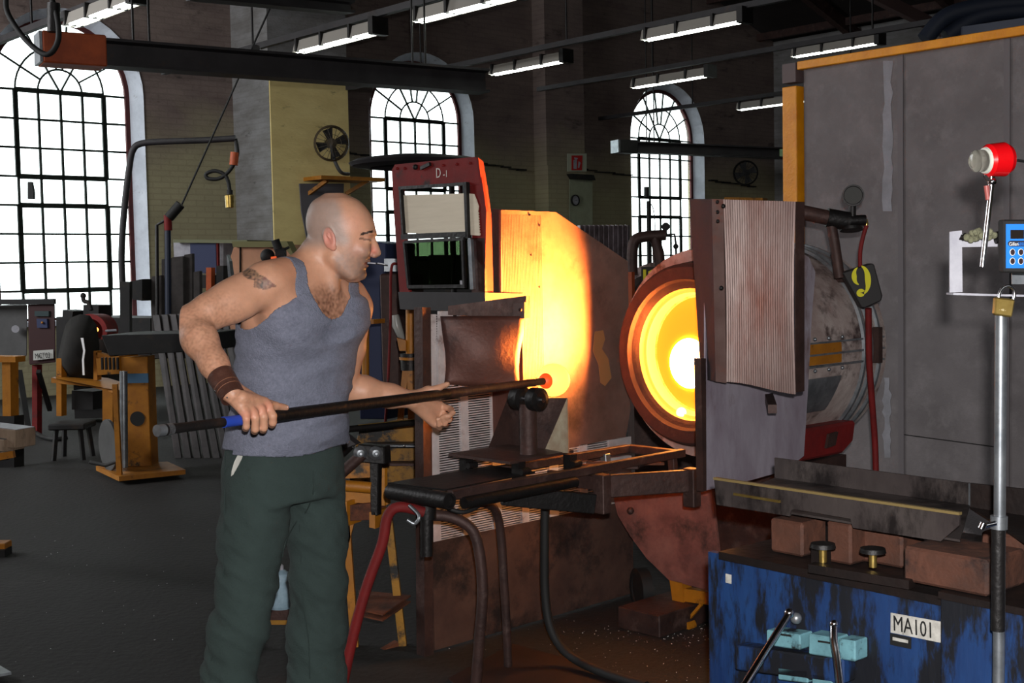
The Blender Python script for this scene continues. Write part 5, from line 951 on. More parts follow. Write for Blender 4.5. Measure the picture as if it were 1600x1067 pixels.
P('orange_box', rs, 'rust', lambda k: quadbox(k, ((541, 790), (582, 786), (582, 812), (541, 814)), YF + .02, .1)); P('bracket', rs, 'yellow', lambda k: [quadbox(k, ((537, 784), (542, 784), (542, 822), (537, 822)), YF, .1), quadbox(k, ((577, 800), (586, 800), (586, 826), (577, 824)), YF, .1)])
for (xa, ya, xb, yb) in ((541, 815, 556, 1060), (606, 800, 630, 1020), (548, 815, 500, 1040)): P('leg', rs, 'yellow' if xa < 600 else gy, lambda k: k.bar(at(xa, ya, YF + .1), Vector((at(xb, yb, YF + .1).x, YF + .1, .0)), .035, .03))
P('leg_brace', rs, 'rust', lambda k: [k.bar(at(570, 1040, YF), at(622, 1010, YF + .1), .03, .05)])
for i, dy in enumerate((0, 9)):
    z_ = at(600, 942 + dy, YF).z; t = thing('rusty_plate', ['upper rusty steel plate lying on the yellow stand shelf', 'lower rusty steel plate lying on the yellow stand shelf'][i], 'plate', at(600, 945 + dy, YF), 'rusty plates on the stand shelf')
    P('plate', t, 'rust', lambda k: k.prism([onz(566, 955 + dy, z_), onz(598, 962 + dy, z_), onz(642, 932 + dy, z_), onz(560, 924 + dy, z_)], (0, 0, .006)))
zl = at(438, 952, YF).z
lsf = thing('side_shelf', 'brown board shelf seen between the man\'s legs', 'shelf', Vector((at(438, 1000, YF).x, YF, 0))); P('board', lsf, 'iron_brown', lambda k: k.prism([onz(400, 953, zl), onz(478, 953, zl), onz(478, 940, zl), onz(400, 940, zl)], (0, 0, -.04))); P('yellow_edge', lsf, gy, lambda k: quadbox(k, ((400, 966), (480, 966), (480, 976), (400, 976)), YF + .02, .03)); P('leg', lsf, gy, lambda k: [k.bar(at(408, 970, YF + .1), Vector((at(404, 1100, YF + .1).x, YF + .1, 0)), .03, .03), k.bar(at(470, 970, YF + .1), Vector((at(474, 1100, YF + .1).x, YF + .1, 0)), .03, .03)])
pbt = thing('plastic_bottle', 'translucent pale blue plastic bottle standing between the man\'s legs', 'bottle', onz(438, 950, zl)); cB = onz(439, 949, zl)
P('body', pbt, mat('milky blue plastic', (.62, .72, .78), .35, 0, (.5, .6, .66), 20), lambda k: k.lathe(cB, Z, [(0, 0), (0, .045), (.01, .048), (.11, .048), (.135, .036), (.15, .016)], 20)); P('cap', pbt, 'white_paint', lambda k: k.lathe(cB, Z, [(.148, .016), (.165, .015), (.172, .008), (.18, .002)], 14))
# ---- behind the screen on the right ----
cr = thing('roofing_sheet', 'upright corrugated zinc sheet behind the glowing screen', 'metal sheet', at(945, 470, 9.6))
for i in range(11):
    x0 = 903 + i * 7.4; P('corrugation_strip', cr, mat('striped zinc', (.62, .58, .60), .4, .5, (.40, .36, .36), 9) if i == 0 else bpy.data.materials['striped zinc'], lambda k: k.prism([at(x0, 352 - (i * .1), 9.6), at(x0 + 3.7, 352, 9.56), at(x0 + 7.4, 352, 9.6), at(x0 + 7.4, 480, 9.6), at(x0 + 3.7, 480, 9.56), at(x0, 480, 9.6)], (0, .05, 0)))
b2 = thing('rear_burner_pipes', 'rusty bent pipe with a round gauge in front of the third window', 'pipes', at(1010, 440, 8.2)); Y8 = 8.2
P('main_pipe', b2, 'iron_brown', lambda k: k.tube(spline([at(x, y, Y8) for x, y in ((988, 430), (988, 395), (992, 376), (1006, 370), (1040, 367))], 6), .035, 12)); P('riser', b2, 'iron_brown', lambda k: k.tube([at(1022, 370, Y8), at(1030, 396, Y8), at(1033, 430, Y8)], .033, 12))
P('gauge', b2, dark, lambda k: [k.lathe(at(1040, 354, Y8), Vector((0, -1, 0)), [(-.02, 0), (-.02, .024), (.01, .026), (.01, 0)], 20), k.cyl(at(1040, 360, Y8), at(1040, 368, Y8), .01, 8)]); P('thin_line', b2, dark, lambda k: k.tube([at(1040, 367, Y8), at(1054, 366, Y8), at(1056, 380, Y8), at(1057, 420, Y8)], .007, 8)); P('bulb', b2, dark, lambda k: k.sphere(at(1056, 385, Y8), .018, 10, 6)); P('box', b2, 'iron_brown', lambda k: quadbox(k, ((1019, 388), (1029, 388), (1030, 410), (1020, 410)), Y8, .05))
P('orange_arm', b2, 'iron_brown', lambda k: k.prism([at(x, y, 7.9) for x, y in ((1060, 397), (1078, 394), (1078, 402), (1070, 412), (1062, 404))], (0, .03, 0)))
n2 = thing('rear_drum', 'rear grey drum with a yellow stencilled box above the brown ring', 'drum', at(1010, 700, 8.4)); P('body', n2, 'hull', lambda k: k.lathe(at(1040, 520, 8.2), Vector((-.4, -1, 0)).normalized(), [(-.7, .46), (0, .46), (.01, .4)], 40)); P('stencil_box', n2, 'rubber', lambda k: quadbox(k, ((1002, 417), (1024, 417), (1024, 442), (1002, 442)), 7.9, .08)); P('stencil_mark', n2, k9, lambda k: [quadbox(k, ((1005, 421), (1009, 421), (1009, 438), (1005, 438)), 7.88, .01), quadbox(k, ((1013, 424), (1019, 421), (1017, 438), (1013, 434)), 7.88, .01)]); P('orange_post', n2, 'orange', lambda k: quadbox(k, ((981, 425), (987, 425), (988, 480), (982, 480)), 8.0, .05))
P('stand', n2, 'iron_brown', lambda k: k.box(Vector((at(1040, 600, 8.2).x + .1, 8.5, .5)), .6, .5, 1.0))
pl = thing('window_pole', 'slim dark pole standing in front of the third window', 'pole', at(1014, 430, 15)); P('pole', pl, dark, lambda k: k.tube([at(1014, 430, 15), at(1013, 314, 15)], .022, 8)); P('grip', pl, dark, lambda k: k.cyl(at(1010, 292, 15.2), at(1010, 308, 15.2), .03, 8)); P('wire', pl, dark, lambda k: k.tube(spline([at(1013, 315, 15), at(1020, 324, 15), at(1023, 345, 15), at(1023, 380, 15)], 5), .006, 6))
hg = thing('hanging_torch', 'small dark torch hanging at the first window', 'tool', at(47, 312, 14.5)); P('body', hg, dark, lambda k: k.prism([at(x, y, 14.5) for x, y in ((43, 284), (49, 284), (52, 300), (52, 311), (43, 311))], (0, .06, 0)))
ys = thing('yellow_wall_shelf', 'short yellow shelf under the far wall fan', 'shelf', at(1160, 312, 22)); P('board', ys, 'yellow', lambda k: quadbox(k, ((1132, 308), (1192, 309), (1192, 313), (1130, 313)), 22, .3))
gr_ = thing('green_hook_lamp', 'pale green curved lamp arm on the wall left of the yellow post', 'lamp arm', at(1236, 240, 20)); P('arm', gr_, mat('pale green enamel', (.55, .66, .50), .5), lambda k: [k.tube(spline([at(x, y, 17.5) for x, y in ((1246, 202), (1236, 204), (1232, 214), (1236, 226), (1246, 230))], 5), .018, 8), quadbox(k, ((1218, 233), (1250, 232), (1250, 246), (1218, 244)), 17.6, .1)])
# ---- blowpipe and molten glass ----
BL0 = at(245, 673, 3.04); BL1 = at(862, 594, 4.655); d_ = (BL1 - BL0).normalized(); Lp = (BL1 - BL0).length
bl_ = thing('blowpipe', 'long black steel blowpipe with a blue sleeve held by the bald man', 'blowpipe', BL0)
def seg(name, t0, t1, r0, m, r1=None): return P(name, bl_, m, lambda k: k.tube([BL0 + d_ * Lp * t0, BL0 + d_ * Lp * t1], [r0, r0 if r1 is None else r1], 20))
def tpx(px):   # parameter of the pipe point seen at that column
    f_ = (px - 245) / (862 - 245); iy = 1 / BL0.y + (1 / BL1.y - 1 / BL0.y) * f_; return (1 / iy - BL0.y) / (BL1.y - BL0.y)
seg('grey_cap', 0, tpx(268), .0145, 'galv'); seg('cap_collar', tpx(256), tpx(259), .0152, 'black'); seg('grip_section', tpx(267), tpx(352), .0125, 'black'); seg('blue_sleeve', tpx(349), tpx(380), .0142, mat('blue rubber sleeve', (.13, .26, .66), .6))
seg('tube', tpx(376), tpx(700), .0165, 'black'); seg('tube', tpx(698), 1.0, .0165, 'iron_brown', .0125)
hp = emis('red hot tip', (1, .11, .01), .9); seg('hot_tip', tpx(828), 1.005, .0128, hp)
gt = thing('molten_gather', 'glowing round gather of molten glass on the end of the blowpipe', 'molten glass', BL1 - Z * .06)
cG = BL1 + d_ * .012
P('glass_ball', gt, emis('molten glass', (1, .60, .12), 1.5), lambda k: k.sphere(cG, .062, 32, 20, (1, 1, .98)))
P('core', gt, emis('red hot pipe head in the glass', (.9, .075, .01), .9), lambda k: k.sphere(cG - d_ * .050 , .029, 24, 14))
# ======================= the bald man =======================
import openvdb
from mathutils.bvhtree import BVHTree
from mathutils import noise as mnoise
class Sdf:
    def __init__(s, lo, hi, h):
        s.lo = np.array(lo, float); s.h = h; s.n = np.ceil((np.array(hi) - s.lo) / h).astype(int) + 1; s.g = np.full(s.n, .06, np.float32)
    def sub(s, lo, hi):
        a = np.clip(((np.array(lo) - s.lo) / s.h).astype(int), 0, s.n - 1); b = np.clip(((np.array(hi) - s.lo) / s.h).astype(int) + 2, 1, s.n)
        sl = tuple(slice(a[i], b[i]) for i in range(3))
        ax = [(s.lo[i] + s.h * np.arange(a[i], b[i])).astype(np.float32) for i in range(3)]
        return sl, ax[0][:, None, None], ax[1][None, :, None], ax[2][None, None, :]
    def put(s, sl, d, k=.012, op='u'):
        g = s.g[sl]
        if op == 'u':
            hh = np.maximum(k - np.abs(g - d), 0) / k; s.g[sl] = np.minimum(g, d) - hh * hh * k * .25
        else:
            hh = np.maximum(k - np.abs(g + d), 0) / k; s.g[sl] = np.maximum(g, -d) + hh * hh * k * .25
    def cone(s, a, b, r0, r1, k=.012, op='u', m=.05):
        a = np.array(a, float); b = np.array(b, float); R = max(r0, r1) + m
        sl, X, Y, Zz = s.sub(np.minimum(a, b) - R, np.maximum(a, b) + R); d = b - a; L2 = d @ d
        t = np.clip(((X - a[0]) * d[0] + (Y - a[1]) * d[1] + (Zz - a[2]) * d[2]) / L2, 0, 1)
        q = np.sqrt((X - a[0] - t * d[0]) ** 2 + (Y - a[1] - t * d[1]) ** 2 + (Zz - a[2] - t * d[2]) ** 2) - (r0 + (r1 - r0) * t)
        s.put(sl, q.astype(np.float32), k, op)
    def chain(s, pts, rs, k=.012):
        for i in range(len(pts) - 1): s.cone(pts[i], pts[i + 1], rs[i], rs[i + 1], k)
    def ell(s, c, axes, rad, k=.012, op='u', m=.04):
        c = np.array(c, float); A = np.array(axes, float); R = max(rad) + m; sl, X, Y, Zz = s.sub(c - R, c + R); x, y, z = X - c[0], Y - c[1], Zz - c[2]
        q2 = 0
        for i in range(3): q2 = q2 + ((x * A[i][0] + y * A[i][1] + z * A[i][2]) / rad[i]) ** 2
        q = np.sqrt(q2); s.put(sl, ((q - 1) * min(rad) * (.6 + .4 * q / (q + .3))).astype(np.float32), k, op)
    def loft(s, ux, uy, rows, k=.012, p=2.2, m=.05):
        """rows: (z, centre xy, half width along ux, half width along uy), z ascending"""
        rows = sorted(rows, key=lambda r: r[0]); z = np.array([r[0] for r in rows]); cx = np.array([r[1][0] for r in rows]); cy = np.array([r[1][1] for r in rows]); A = np.array([r[2] for r in rows]); B = np.array([r[3] for r in rows])
        R = max(A.max(), B.max()) + m; sl, X, Y, Zz = s.sub((cx.min() - R, cy.min() - R, z[0] - m), (cx.max() + R, cy.max() + R, z[-1] + m))
        zz = Zz.ravel()
        def ip(v): # smooth interpolation
            return np.convolve(np.pad(np.interp(zz, z, v), 4, 'edge'), np.ones(9) / 9, 'valid')[None, None, :].astype(np.float32)
        cX, cY, a, b = ip(cx), ip(cy), ip(A), ip(B); dx, dy = X - cX, Y - cY
        l = np.abs(dx * ux[0] + dy * ux[1]) / a; f = np.abs(dx * uy[0] + dy * uy[1]) / b
        q = ((l ** p + f ** p) ** (1 / p) - 1) * np.minimum(a, b); e = np.maximum(z[0] - Zz, Zz - z[-1])
        s.put(sl, np.maximum(q, e).astype(np.float32), k)
    def mesh(s, iso=0.):
        gr = openvdb.FloatGrid(.06); gr.copyFromArray(np.ascontiguousarray(s.g)); P_, Q_ = gr.convertToQuads(iso)
        return P_ * s.h + s.lo, Q_
def snap_cut(V, Q, phi):
    """keep phi > 0 and slide the border vertices onto phi = 0"""
    V = V.copy(); E_ = np.vstack([Q[:, [i, (i + 1) % 4]] for i in range(4)]); E_ = np.vstack([E_, E_[:, ::-1]])
    m = (phi[E_[:, 0]] > 0) & (phi[E_[:, 1]] <= 0); a, b = E_[m, 0], E_[m, 1]; t = (phi[a] / (phi[a] - phi[b] + 1e-9))[:, None]
    tg = V[a] + (V[b] - V[a]) * np.clip(t, 0, 1); acc = np.zeros_like(V); cnt = np.zeros(len(V)); np.add.at(acc, a, tg); np.add.at(cnt, a, 1)
    k_ = cnt > 0; V[k_] = acc[k_] / cnt[k_][:, None]; return V, phi > 0
def mesh_obj(name, V, Q, m, parent, origin, smooth_it=2, keep=None):
    me = bpy.data.meshes.new(name); me.from_pydata([tuple(v) for v in (V - np.array(origin))], [], [tuple(int(i) for i in q[::-1]) for q in Q])
    bm = bmesh.new(); bm.from_mesh(me)
    if keep is not None:
        dele = [v for v in bm.verts if not keep[v.index]]; bmesh.ops.delete(bm, geom=dele, context='VERTS')
    for _ in range(smooth_it): bmesh.ops.smooth_vert(bm, verts=bm.verts, factor=.5, use_axis_x=True, use_axis_y=True, use_axis_z=True)
    bm.to_mesh(me); bm.free()
    me.polygons.foreach_set('use_smooth', [True] * len(me.polygons)); me.update()
    o = bpy.data.objects.new(name, me); COL.objects.link(o); me.materials.append(m); o.parent = parent
    return o
FD = Vector((math.sin(math.radians(130)), math.cos(math.radians(130)), 0)); LD_ = Vector((-FD.y, FD.x, 0))   # facing, to his left
def A(px, py, Y): return np.array(at(px, py, Y))
man = thing('person', 'bald man in a grey tank top and dark green trousers turning a long pipe', 'person', (A(448, 700, 3.78)[0], 3.78, 0))
MO = np.array(man.location)
def trow(px, py, Y, wl, wf): p = A(px, py, Y); return (p[2], (p[0], p[1]), wl, wf)
torso_rows = [trow(446, 760, 3.80, .175, .125), trow(446, 705, 3.80, .178, .128), trow(452, 650, 3.78, .172, .130), trow(459, 600, 3.765, .170, .128), trow(465, 550, 3.75, .178, .128), trow(470, 500, 3.735, .186, .128), trow(476, 468, 3.725, .178, .115), trow(483, 440, 3.72, .135, .085), trow(488, 424, 3.72, .08, .06)]
def torso(S, k=.02, g=0.):
    S.loft((LD_.x, LD_.y), (FD.x, FD.y), [(z, c, a + g, b + g) for z, c, a, b in torso_rows], k, 2.3)
    C3 = A(472, 500, 3.735); ax = [np.array(LD_), np.array(FD), np.array([0, 0, 1.])]
    for s_ in (-1, 1): S.ell(C3 + ax[0] * .082 * s_ + ax[1] * .082 + ax[2] * .0, ax, (.090, .052 + g, .075), .03)
    S.ell(A(452, 645, 3.78) + ax[1] * .045, ax, (.13, .105 + g, .11), .03)     # belly
    S.cone(A(492, 430, 3.715), A(445, 432, 3.61), .05 + g, .048 + g, .03); S.cone(A(498, 436, 3.73), A(545, 458, 3.84), .045 + g, .045 + g, .03)
SB = Sdf(A(255, 300, 3.2) - np.array([.02, .06, 0]), np.array([-.16, 4.18, 1.76]), .003)
SB.lo[2] = .96; SB.n = np.ceil((np.array([-.15, 4.18, 1.77]) - SB.lo) / SB.h).astype(int) + 1; SB.g = np.full(SB.n, .06, np.float32)
torso(SB)
# neck and trapezius
SB.cone(A(507, 396, 3.70), A(497, 440, 3.715), .057, .062, .02); SB.cone(A(497, 398, 3.70), A(478, 436, 3.70), .052, .06, .03)
SB.cone(A(484, 420, 3.70), A(440, 432, 3.61), .05, .045, .03); SB.cone(A(516, 440, 3.74), A(545, 462, 3.84), .038, .04, .03)
SB.cone(A(517, 412, 3.672), A(523, 452, 3.672), .012, .009, .03)   # neck tendon
# right (near) arm
sh_, el_, wr_ = A(424, 445, 3.575), A(296, 503, 3.43), A(356, 606, 3.30)
SB.ell(A(416, 440, 3.565), [np.array([1, 0, 0.]), np.array([0, 1., 0]), np.array([0, 0, 1.])], (.066, .06, .058), .03)
SB.chain([sh_, sh_ * .5 + el_ * .5, el_ * .85 + sh_ * .15, el_], [.057, .051, .043, .040], .02)
SB.cone(A(375, 452, 3.52), A(330, 478, 3.46), .040, .036, .03); SB.cone(A(384, 475, 3.51), A(335, 495, 3.47), .034, .030, .02)
SB.ell(A(281, 505, 3.44), [np.array([1, 0, 0.]), np.array([0, 1., 0]), np.array([0, 0, 1.])], (.024, .026, .026), .02)
fo = el_ * .72 + wr_ * .28
SB.chain([el_, fo, el_ * .35 + wr_ * .65, wr_], [.042, .046, .036, .029], .02)
# armpit fill
SB.cone(A(440, 470, 3.60), A(410, 490, 3.64), .05, .045, .03)
# left (far) arm
shl, ell_, wrl = A(556, 482, 3.86), A(536, 606, 3.95), A(642, 624, 4.015)
SB.ell(A(552, 480, 3.86), [np.array([1, 0, 0.]), np.array([0, 1., 0]), np.array([0, 0, 1.])], (.05, .055, .055), .03)
SB.chain([shl, shl * .5 + ell_ * .5, ell_], [.05, .046, .042], .02); SB.chain([ell_, ell_ * .7 + wrl * .3, ell_ * .3 + wrl * .7, wrl], [.042, .047, .036, .028], .02)
# right hand around the pipe
def pipeY(px):
    f_ = (px - 245) / (862 - 245); return 1 / (1 / BL0.y + (1 / BL1.y - 1 / BL0.y) * f_)
def pipey(px): return 673 + (594 - 673) * (px - 245) / (862 - 245)
hp_ = A(370, 620, 3.285)
mcp = {'i': (419, 634, -.020), 'm': (408, 640, -.024), 'r': (396, 645, -.026), 'p': (384, 647, -.022)}
for f_, (x, y, dY) in mcp.items():
    Yp = pipeY(x); M_ = A(x, y, Yp + dY)
    SB.cone(wr_, M_, .025, .0125, .012)
    low = {'i': 666, 'm': 674, 'r': 676, 'p': 672}[f_]
    dx = {'i': 7, 'm': 4, 'r': 3, 'p': 1}[f_]; r_ = {'i': .0112, 'm': .0114, 'r': .0110, 'p': .0098}[f_]
    SB.chain([M_, A(x + dx, pipey(x) - 1, Yp - .030), A(x + dx, low - 6, Yp - .022), A(x + dx - 1, low - 3, Yp + .006), A(x + dx - 2, pipey(x) + 5, Yp + .026)], [r_ * 1.1, r_, r_ * .96, r_ * .9, r_ * .8], .004)
SB.chain([A(378, 622, 3.285), A(412, 629, pipeY(412) - .006), A(430, 634, pipeY(430) - .004), A(446, 637, pipeY(446) - .006)], [.020, .0145, .0108, .0095], .006)
# left hand, palm up beside the pipe
LH = {'i': [(689, 634, 4.10), (704, 639, 4.075), (707, 645, 4.045), (702, 650, 4.03)], 'm': [(688, 643, 4.10), (702, 654, 4.07), (702, 656, 4.045), (696, 650, 4.03)],
      'r': [(685, 652, 4.10), (696, 663, 4.075), (695, 662, 4.045), (691, 652, 4.032)], 'p': [(680, 659, 4.09), (687, 668, 4.068), (686, 664, 4.043), (684, 655, 4.033)]}
for f_, pts in LH.items():
    q_ = [A(*p) for p in pts]; r_ = {'i': .0098, 'm': .0098, 'r': .0094, 'p': .0085}[f_]
    SB.cone(wrl + np.array([.01, .01, -.004]), q_[0], .024, .014, .012); SB.chain(q_, [r_ * 1.15, r_, r_ * .95, r_ * .85], .003)
SB.cone(A(650, 634, 4.035), A(678, 660, 4.075), .018, .016, .012)      # heel of the hand
SB.chain([A(650, 619, 4.025), A(668, 610, 4.05), A(684, 607, 4.045), A(699, 600, 4.03)], [.020, .0135, .0105, .0085], .008)
# head
HY = 3.70; hf = np.array([math.sin(math.radians(91)), math.cos(math.radians(91)), 0]); hs = np.array([hf[1], -hf[0], 0])   # hs points to the camera side
HR = [(302, 513, 530, .014), (304.5, 503, 545, .036), (311, 490, 558, .055), (321, 483.5, 569, .067), (335, 479, 579, .074), (350, 478, 585.5, .077), (361, 480, 586.5, .0765), (370, 483, 583.5, .074), (380, 486, 581.5, .073), (390, 490, 579.5, .070), (400, 496, 576.5, .067), (409, 503, 574, .063), (418, 511, 571.5, .057), (426, 521, 570, .050), (433, 531, 567, .042), (438, 541, 561, .028), (441, 550, 557, .010)]
def H(px, py, s_): return A(px, py, HY) + hs * s_
rows = []
for y, b_, f_, w_ in HR:
    pc = A((b_ + f_) / 2, y, HY); rows.append((pc[2], (pc[0], pc[1]), w_, (f_ - b_) / 2 * HY / F))
SB.loft((hs[0], hs[1]), (hf[0], hf[1]), rows, .010, 2.15)
HA = [hf, hs, np.array([0, 0, 1.])]; HZ = np.array([0, 0, 1.])
SB.ell(H(581, 365, 0), HA, (.012, .045, .008), .012)                       # brow ridge
for s_ in (-.034, .034):
    SB.ell(H(585, 375, s_), HA, (.014, .016, .009), .008, 'd'); SB.ell(H(575.5, 375.5, s_), HA, (.0125, .0145, .0105), .004)
    SB.ell(H(570, 392, s_ * 1.1), HA, (.020, .022, .020), .02)             # cheek
    SB.ell(H(585, 399, s_ * .38), HA, (.009, .008, .0075), .005)            # nostril wings
SB.cone(H(583, 374, 0), H(590.5, 393, 0), .006, .0085, .008); SB.ell(H(581, 388, 0), HA, (.015, .0125, .020), .012); SB.ell(H(588, 397, 0), HA, (.011, .010, .007), .008)
SB.ell(H(574, 408, 0), HA, (.009, .024, .005), .006); SB.ell(H(571.5, 415.5, 0), HA, (.008, .021, .005), .005); SB.ell(H(577, 411.7, 0), HA, (.006, .022, .0018), .003, 'd')
SB.ell(H(564, 430, 0), HA, (.016, .022, .014), .012)                        # chin
SB.cone(H(524, 404, .056), H(552, 430, .038), .014, .012, .02); SB.cone(H(524, 404, -.056), H(552, 430, -.038), .014, .012, .02)   # jaw
for s_ in (1, -1):                                                        # ears
    Et = HZ * .97 - hf * .24; Et /= np.linalg.norm(Et); Ef = hf * .97 + HZ * .24; Eo = hs * s_ * .94 - hf * .34; Eo /= np.linalg.norm(Eo)
    ec = H(522.5, 374, .074 * s_)
    SB.ell(ec + Eo * .006, [Ef, Eo, Et], (.0195, .0085, .032), .005)
    SB.ell(ec + Eo * .016 + Ef * .002 + Et * .003, [Ef, Eo, Et], (.0125, .009, .022), .002, 'd')
    SB.cone(ec + Eo * .010 + Et * .012, ec + Eo * .010 - Et * .008 + Ef * .006, .0035, .003, .003)
    SB.ell(ec + Eo * .004 - Et * .027 + Ef * .004, [Ef, Eo, Et], (.009, .006, .010), .004)
V, Q = SB.mesh(0.)
skin = bpy.data.materials.new('skin'); skin.use_nodes = True; nt = skin.node_tree; b_ = nt.nodes['Principled BSDF']; at_ = nt.nodes.new('ShaderNodeAttribute'); at_.attribute_name = 'col'
nz = nt.nodes.new('ShaderNodeTexNoise'); nz.inputs['Scale'].default_value = 60; nz.inputs['Detail'].default_value = 6; mr = nt.nodes.new('ShaderNodeMapRange'); mr.inputs[3].default_value = .86; mr.inputs[4].default_value = 1.12
tcn = nt.nodes.new('ShaderNodeTexCoord'); nt.links.new(tcn.outputs['Object'], nz.inputs['Vector']); nt.links.new(nz.outputs['Fac'], mr.inputs[0])
vm = nt.nodes.new('ShaderNodeVectorMath'); vm.operation = 'SCALE'; nt.links.new(at_.outputs['Color'], vm.inputs[0]); nt.links.new(mr.outputs[0], vm.inputs['Scale']); nt.links.new(vm.outputs[0], b_.inputs['Base Color'])
b_.inputs['Roughness'].default_value = .48; b_.inputs['Specular IOR Level'].default_value = .45; b_.inputs['Subsurface Weight'].default_value = .08; b_.inputs['Subsurface Radius'].default_value = (.02, .006, .003)
n2 = nt.nodes.new('ShaderNodeTexNoise'); n2.inputs['Scale'].default_value = 180; nt.links.new(tcn.outputs['Object'], n2.inputs['Vector']); bp_ = nt.nodes.new('ShaderNodeBump'); bp_.inputs['Strength'].default_value = .12; bp_.inputs['Distance'].default_value = .004; nt.links.new(n2.outputs['Fac'], bp_.inputs['Height']); nt.links.new(bp_.outputs[0], b_.inputs['Normal'])
body = mesh_obj('body', V, Q, skin, man, MO, 2)
me = body.data; nv = len(me.vertices); co = np.empty(nv * 3, np.float32); me.vertices.foreach_get('co', co); co = co.reshape(-1, 3) + MO
nrm = np.empty(nv * 3, np.float32); me.vertices.foreach_get('normal', nrm); nrm = nrm.reshape(-1, 3)
rng = np.random.RandomState(4)
def L3(c): return np.array(lin(c))
col = np.tile(L3((.77, .57, .46)), (nv, 1)); 
def blob(c, r, p=1.): d = np.linalg.norm(co - c, axis=1) / r; return np.clip(1 - d, 0, 1) ** p
def mixc(w_, c): 
    global col
    w_ = np.clip(w_, 0, 1)[:, None]; col = col * (1 - w_) + L3(c) * w_
def ss(x, a, b): t = np.clip((x - a) / (b - a), 0, 1); return t * t * (3 - 2 * t)
def nz3(sc, seed=0): return np.array([mnoise.noise(Vector((p[0] * sc + seed, p[1] * sc, p[2] * sc))) for p in co])
hd = np.linalg.norm(co - A(533, 370, HY), axis=1) < .15
fx = (co - A(533, 370, HY)) @ hf; fz = co[:, 2] - A(533, 370, HY)[2]; fs_ = np.abs((co - A(533, 370, HY)) @ hs)
n1 = nz3(14); nh = nz3(110, 5)
w_scalp = ss(-(fx - .035 + fz * .25 + n1 * .01), -.012, .022) * ss(fz, -.05, -.005) * (1 - .65 * ss(fz, .085, .125)) * hd
mixc(w_scalp * .80, (.58, .52, .49))
w_jaw = ss(fx, -.022, .0) * ss(-fz, .0 , .035) * ss(-fz, .01 , .03) * hd * ss(-fz, -.2, .2) * (1 - ss(-fz, .112, .135)); w_jaw *= 1 - ss(-(fz + .04 - (fx - .03) * -.6), -.2, -.19) * 0
w_jaw *= ss(-(fz) - np.clip(.055 - (fx) * 1.0, 0, .06) * .35, .012, .045)
mixc(w_jaw * (.70 + .3 * nh), (.50, .43, .40))
mixc(blob(H(583, 392, .01), .022) * hd, (.84, .50, .42)); mixc(blob(H(556, 350, .06), .05) * .5 * hd, (.86, .60, .50)); mixc(blob(H(562, 388, .06), .035) * .35 * hd, (.82, .54, .45))
for s_ in (1, -1):
    mixc(blob(H(522.5, 376, .082 * s_), .042, .4) * (fs_ > .078) * .9, (.84, .54, .47))
    mixc(((np.abs(fx - .079 - 0) < .017) & (np.abs(fz - (.0085 - (fx - .08) * -.25)) < .0035) & (np.abs(fs_ - .034) < .024)) * .85, (.16, .11, .09))
mixc(((np.abs(fz + .0085 + (fx - .07) * .2) < .0030) & (fx > .056) & (np.abs(fs_ - .036) < .022)) * .65, (.22, .14, .12))
mixc(blob(H(569, 424, .012), .028, .6) * hd * .8, (.26, .20, .18)); mixc(blob(H(574, 404.5, .018), .014, .7) * hd * .6, (.30, .22, .2)); mixc((np.abs(fz + .0775) < .0035) * (fx > .058) * (fs_ < .024) * .9, (.25, .12, .11))
for s_ in (.02, -.02): mixc(blob(H(574, 413, s_), .014) * hd * .5, (.66, .36, .33))
# chest hair
ch = blob(A(533, 478, 3.60), .105, .45) * ss(1.475 - co[:, 2], 0, .05); mixc(ch * (.85 + .7 * nz3(120, 9)), (.30, .17, .12))
mixc(blob(A(412, 497, 3.58), .03, .6) * .7, (.32, .24, .21))                   # armpit hair
fa = blob(fo, .15, .3) + blob(wr_, .10, .5); nf = nz3(150, 2); mixc(np.clip(fa, 0, 1) * np.clip(.16 + nf * .45, 0, .5) * (co[:, 0] < -.45), (.42, .27, .19))
mixc(blob(A(450, 425, 3.58), .07, .8) * .45, (.72, .46, .33)); mixc(blob(el_, .05) * .5, (.78, .48, .40))
for p in ((419, 634), (409, 640), (397, 646), (385, 649)): mixc(blob(A(p[0], p[1], pipeY(p[0]) - .03), .022, .8) * .5, (.86, .52, .44))
# winged tattoo on the upper arm, drawn in the plane of the skin there
tc_ = A(404, 433, 3.50); u_ = (co[:, 0] - tc_[0]); v_ = (co[:, 2] - tc_[2]); near = (np.ones(nv) > 0) & (np.linalg.norm(co - tc_, axis=1) < .085)
sk = v_ + u_ * .28
tb_m = ((u_ + .018) / .027) ** 2 + ((sk - .003) / .0145) ** 2 < 1 + n1 * .8
tw = (u_ > -.012) & (u_ < .046) & (np.abs(sk + .012 + (u_ - .01) * .02) < .017 * (1 - ss(u_, .012, .048)) + .0015) 
tn = nz3(160, 3); mixc((near & (tb_m | tw)) * (.62 + .55 * tn), (.17, .19, .19)); mixc((near & tw & (u_ > .012)) * np.clip(tn + .1, 0, .5), (.62, .38, .33)); mixc((near & tb_m & (np.abs(sk - .005) < .008)) * np.clip(-tn + .15, 0, .55), (.55, .46, .34))
mixc(blob(A(441, 466, 3.52), .012, .3) * 0, (.2, .1, .1))
ca = me.color_attributes.new('col', 'FLOAT_COLOR', 'POINT'); ca.data.foreach_set('color', np.hstack([np.clip(col, 0, 1), np.ones((nv, 1))]).astype(np.float32).ravel())
# eyes
for s_ in (.034, -.034):
    P('eye', man, mat('eye white', (.75, .70, .66), .2) if s_ > 0 else bpy.data.materials['eye white'], lambda k: k.sphere(Vector(H(577.2, 375.8, s_)), .0098, 14, 10))
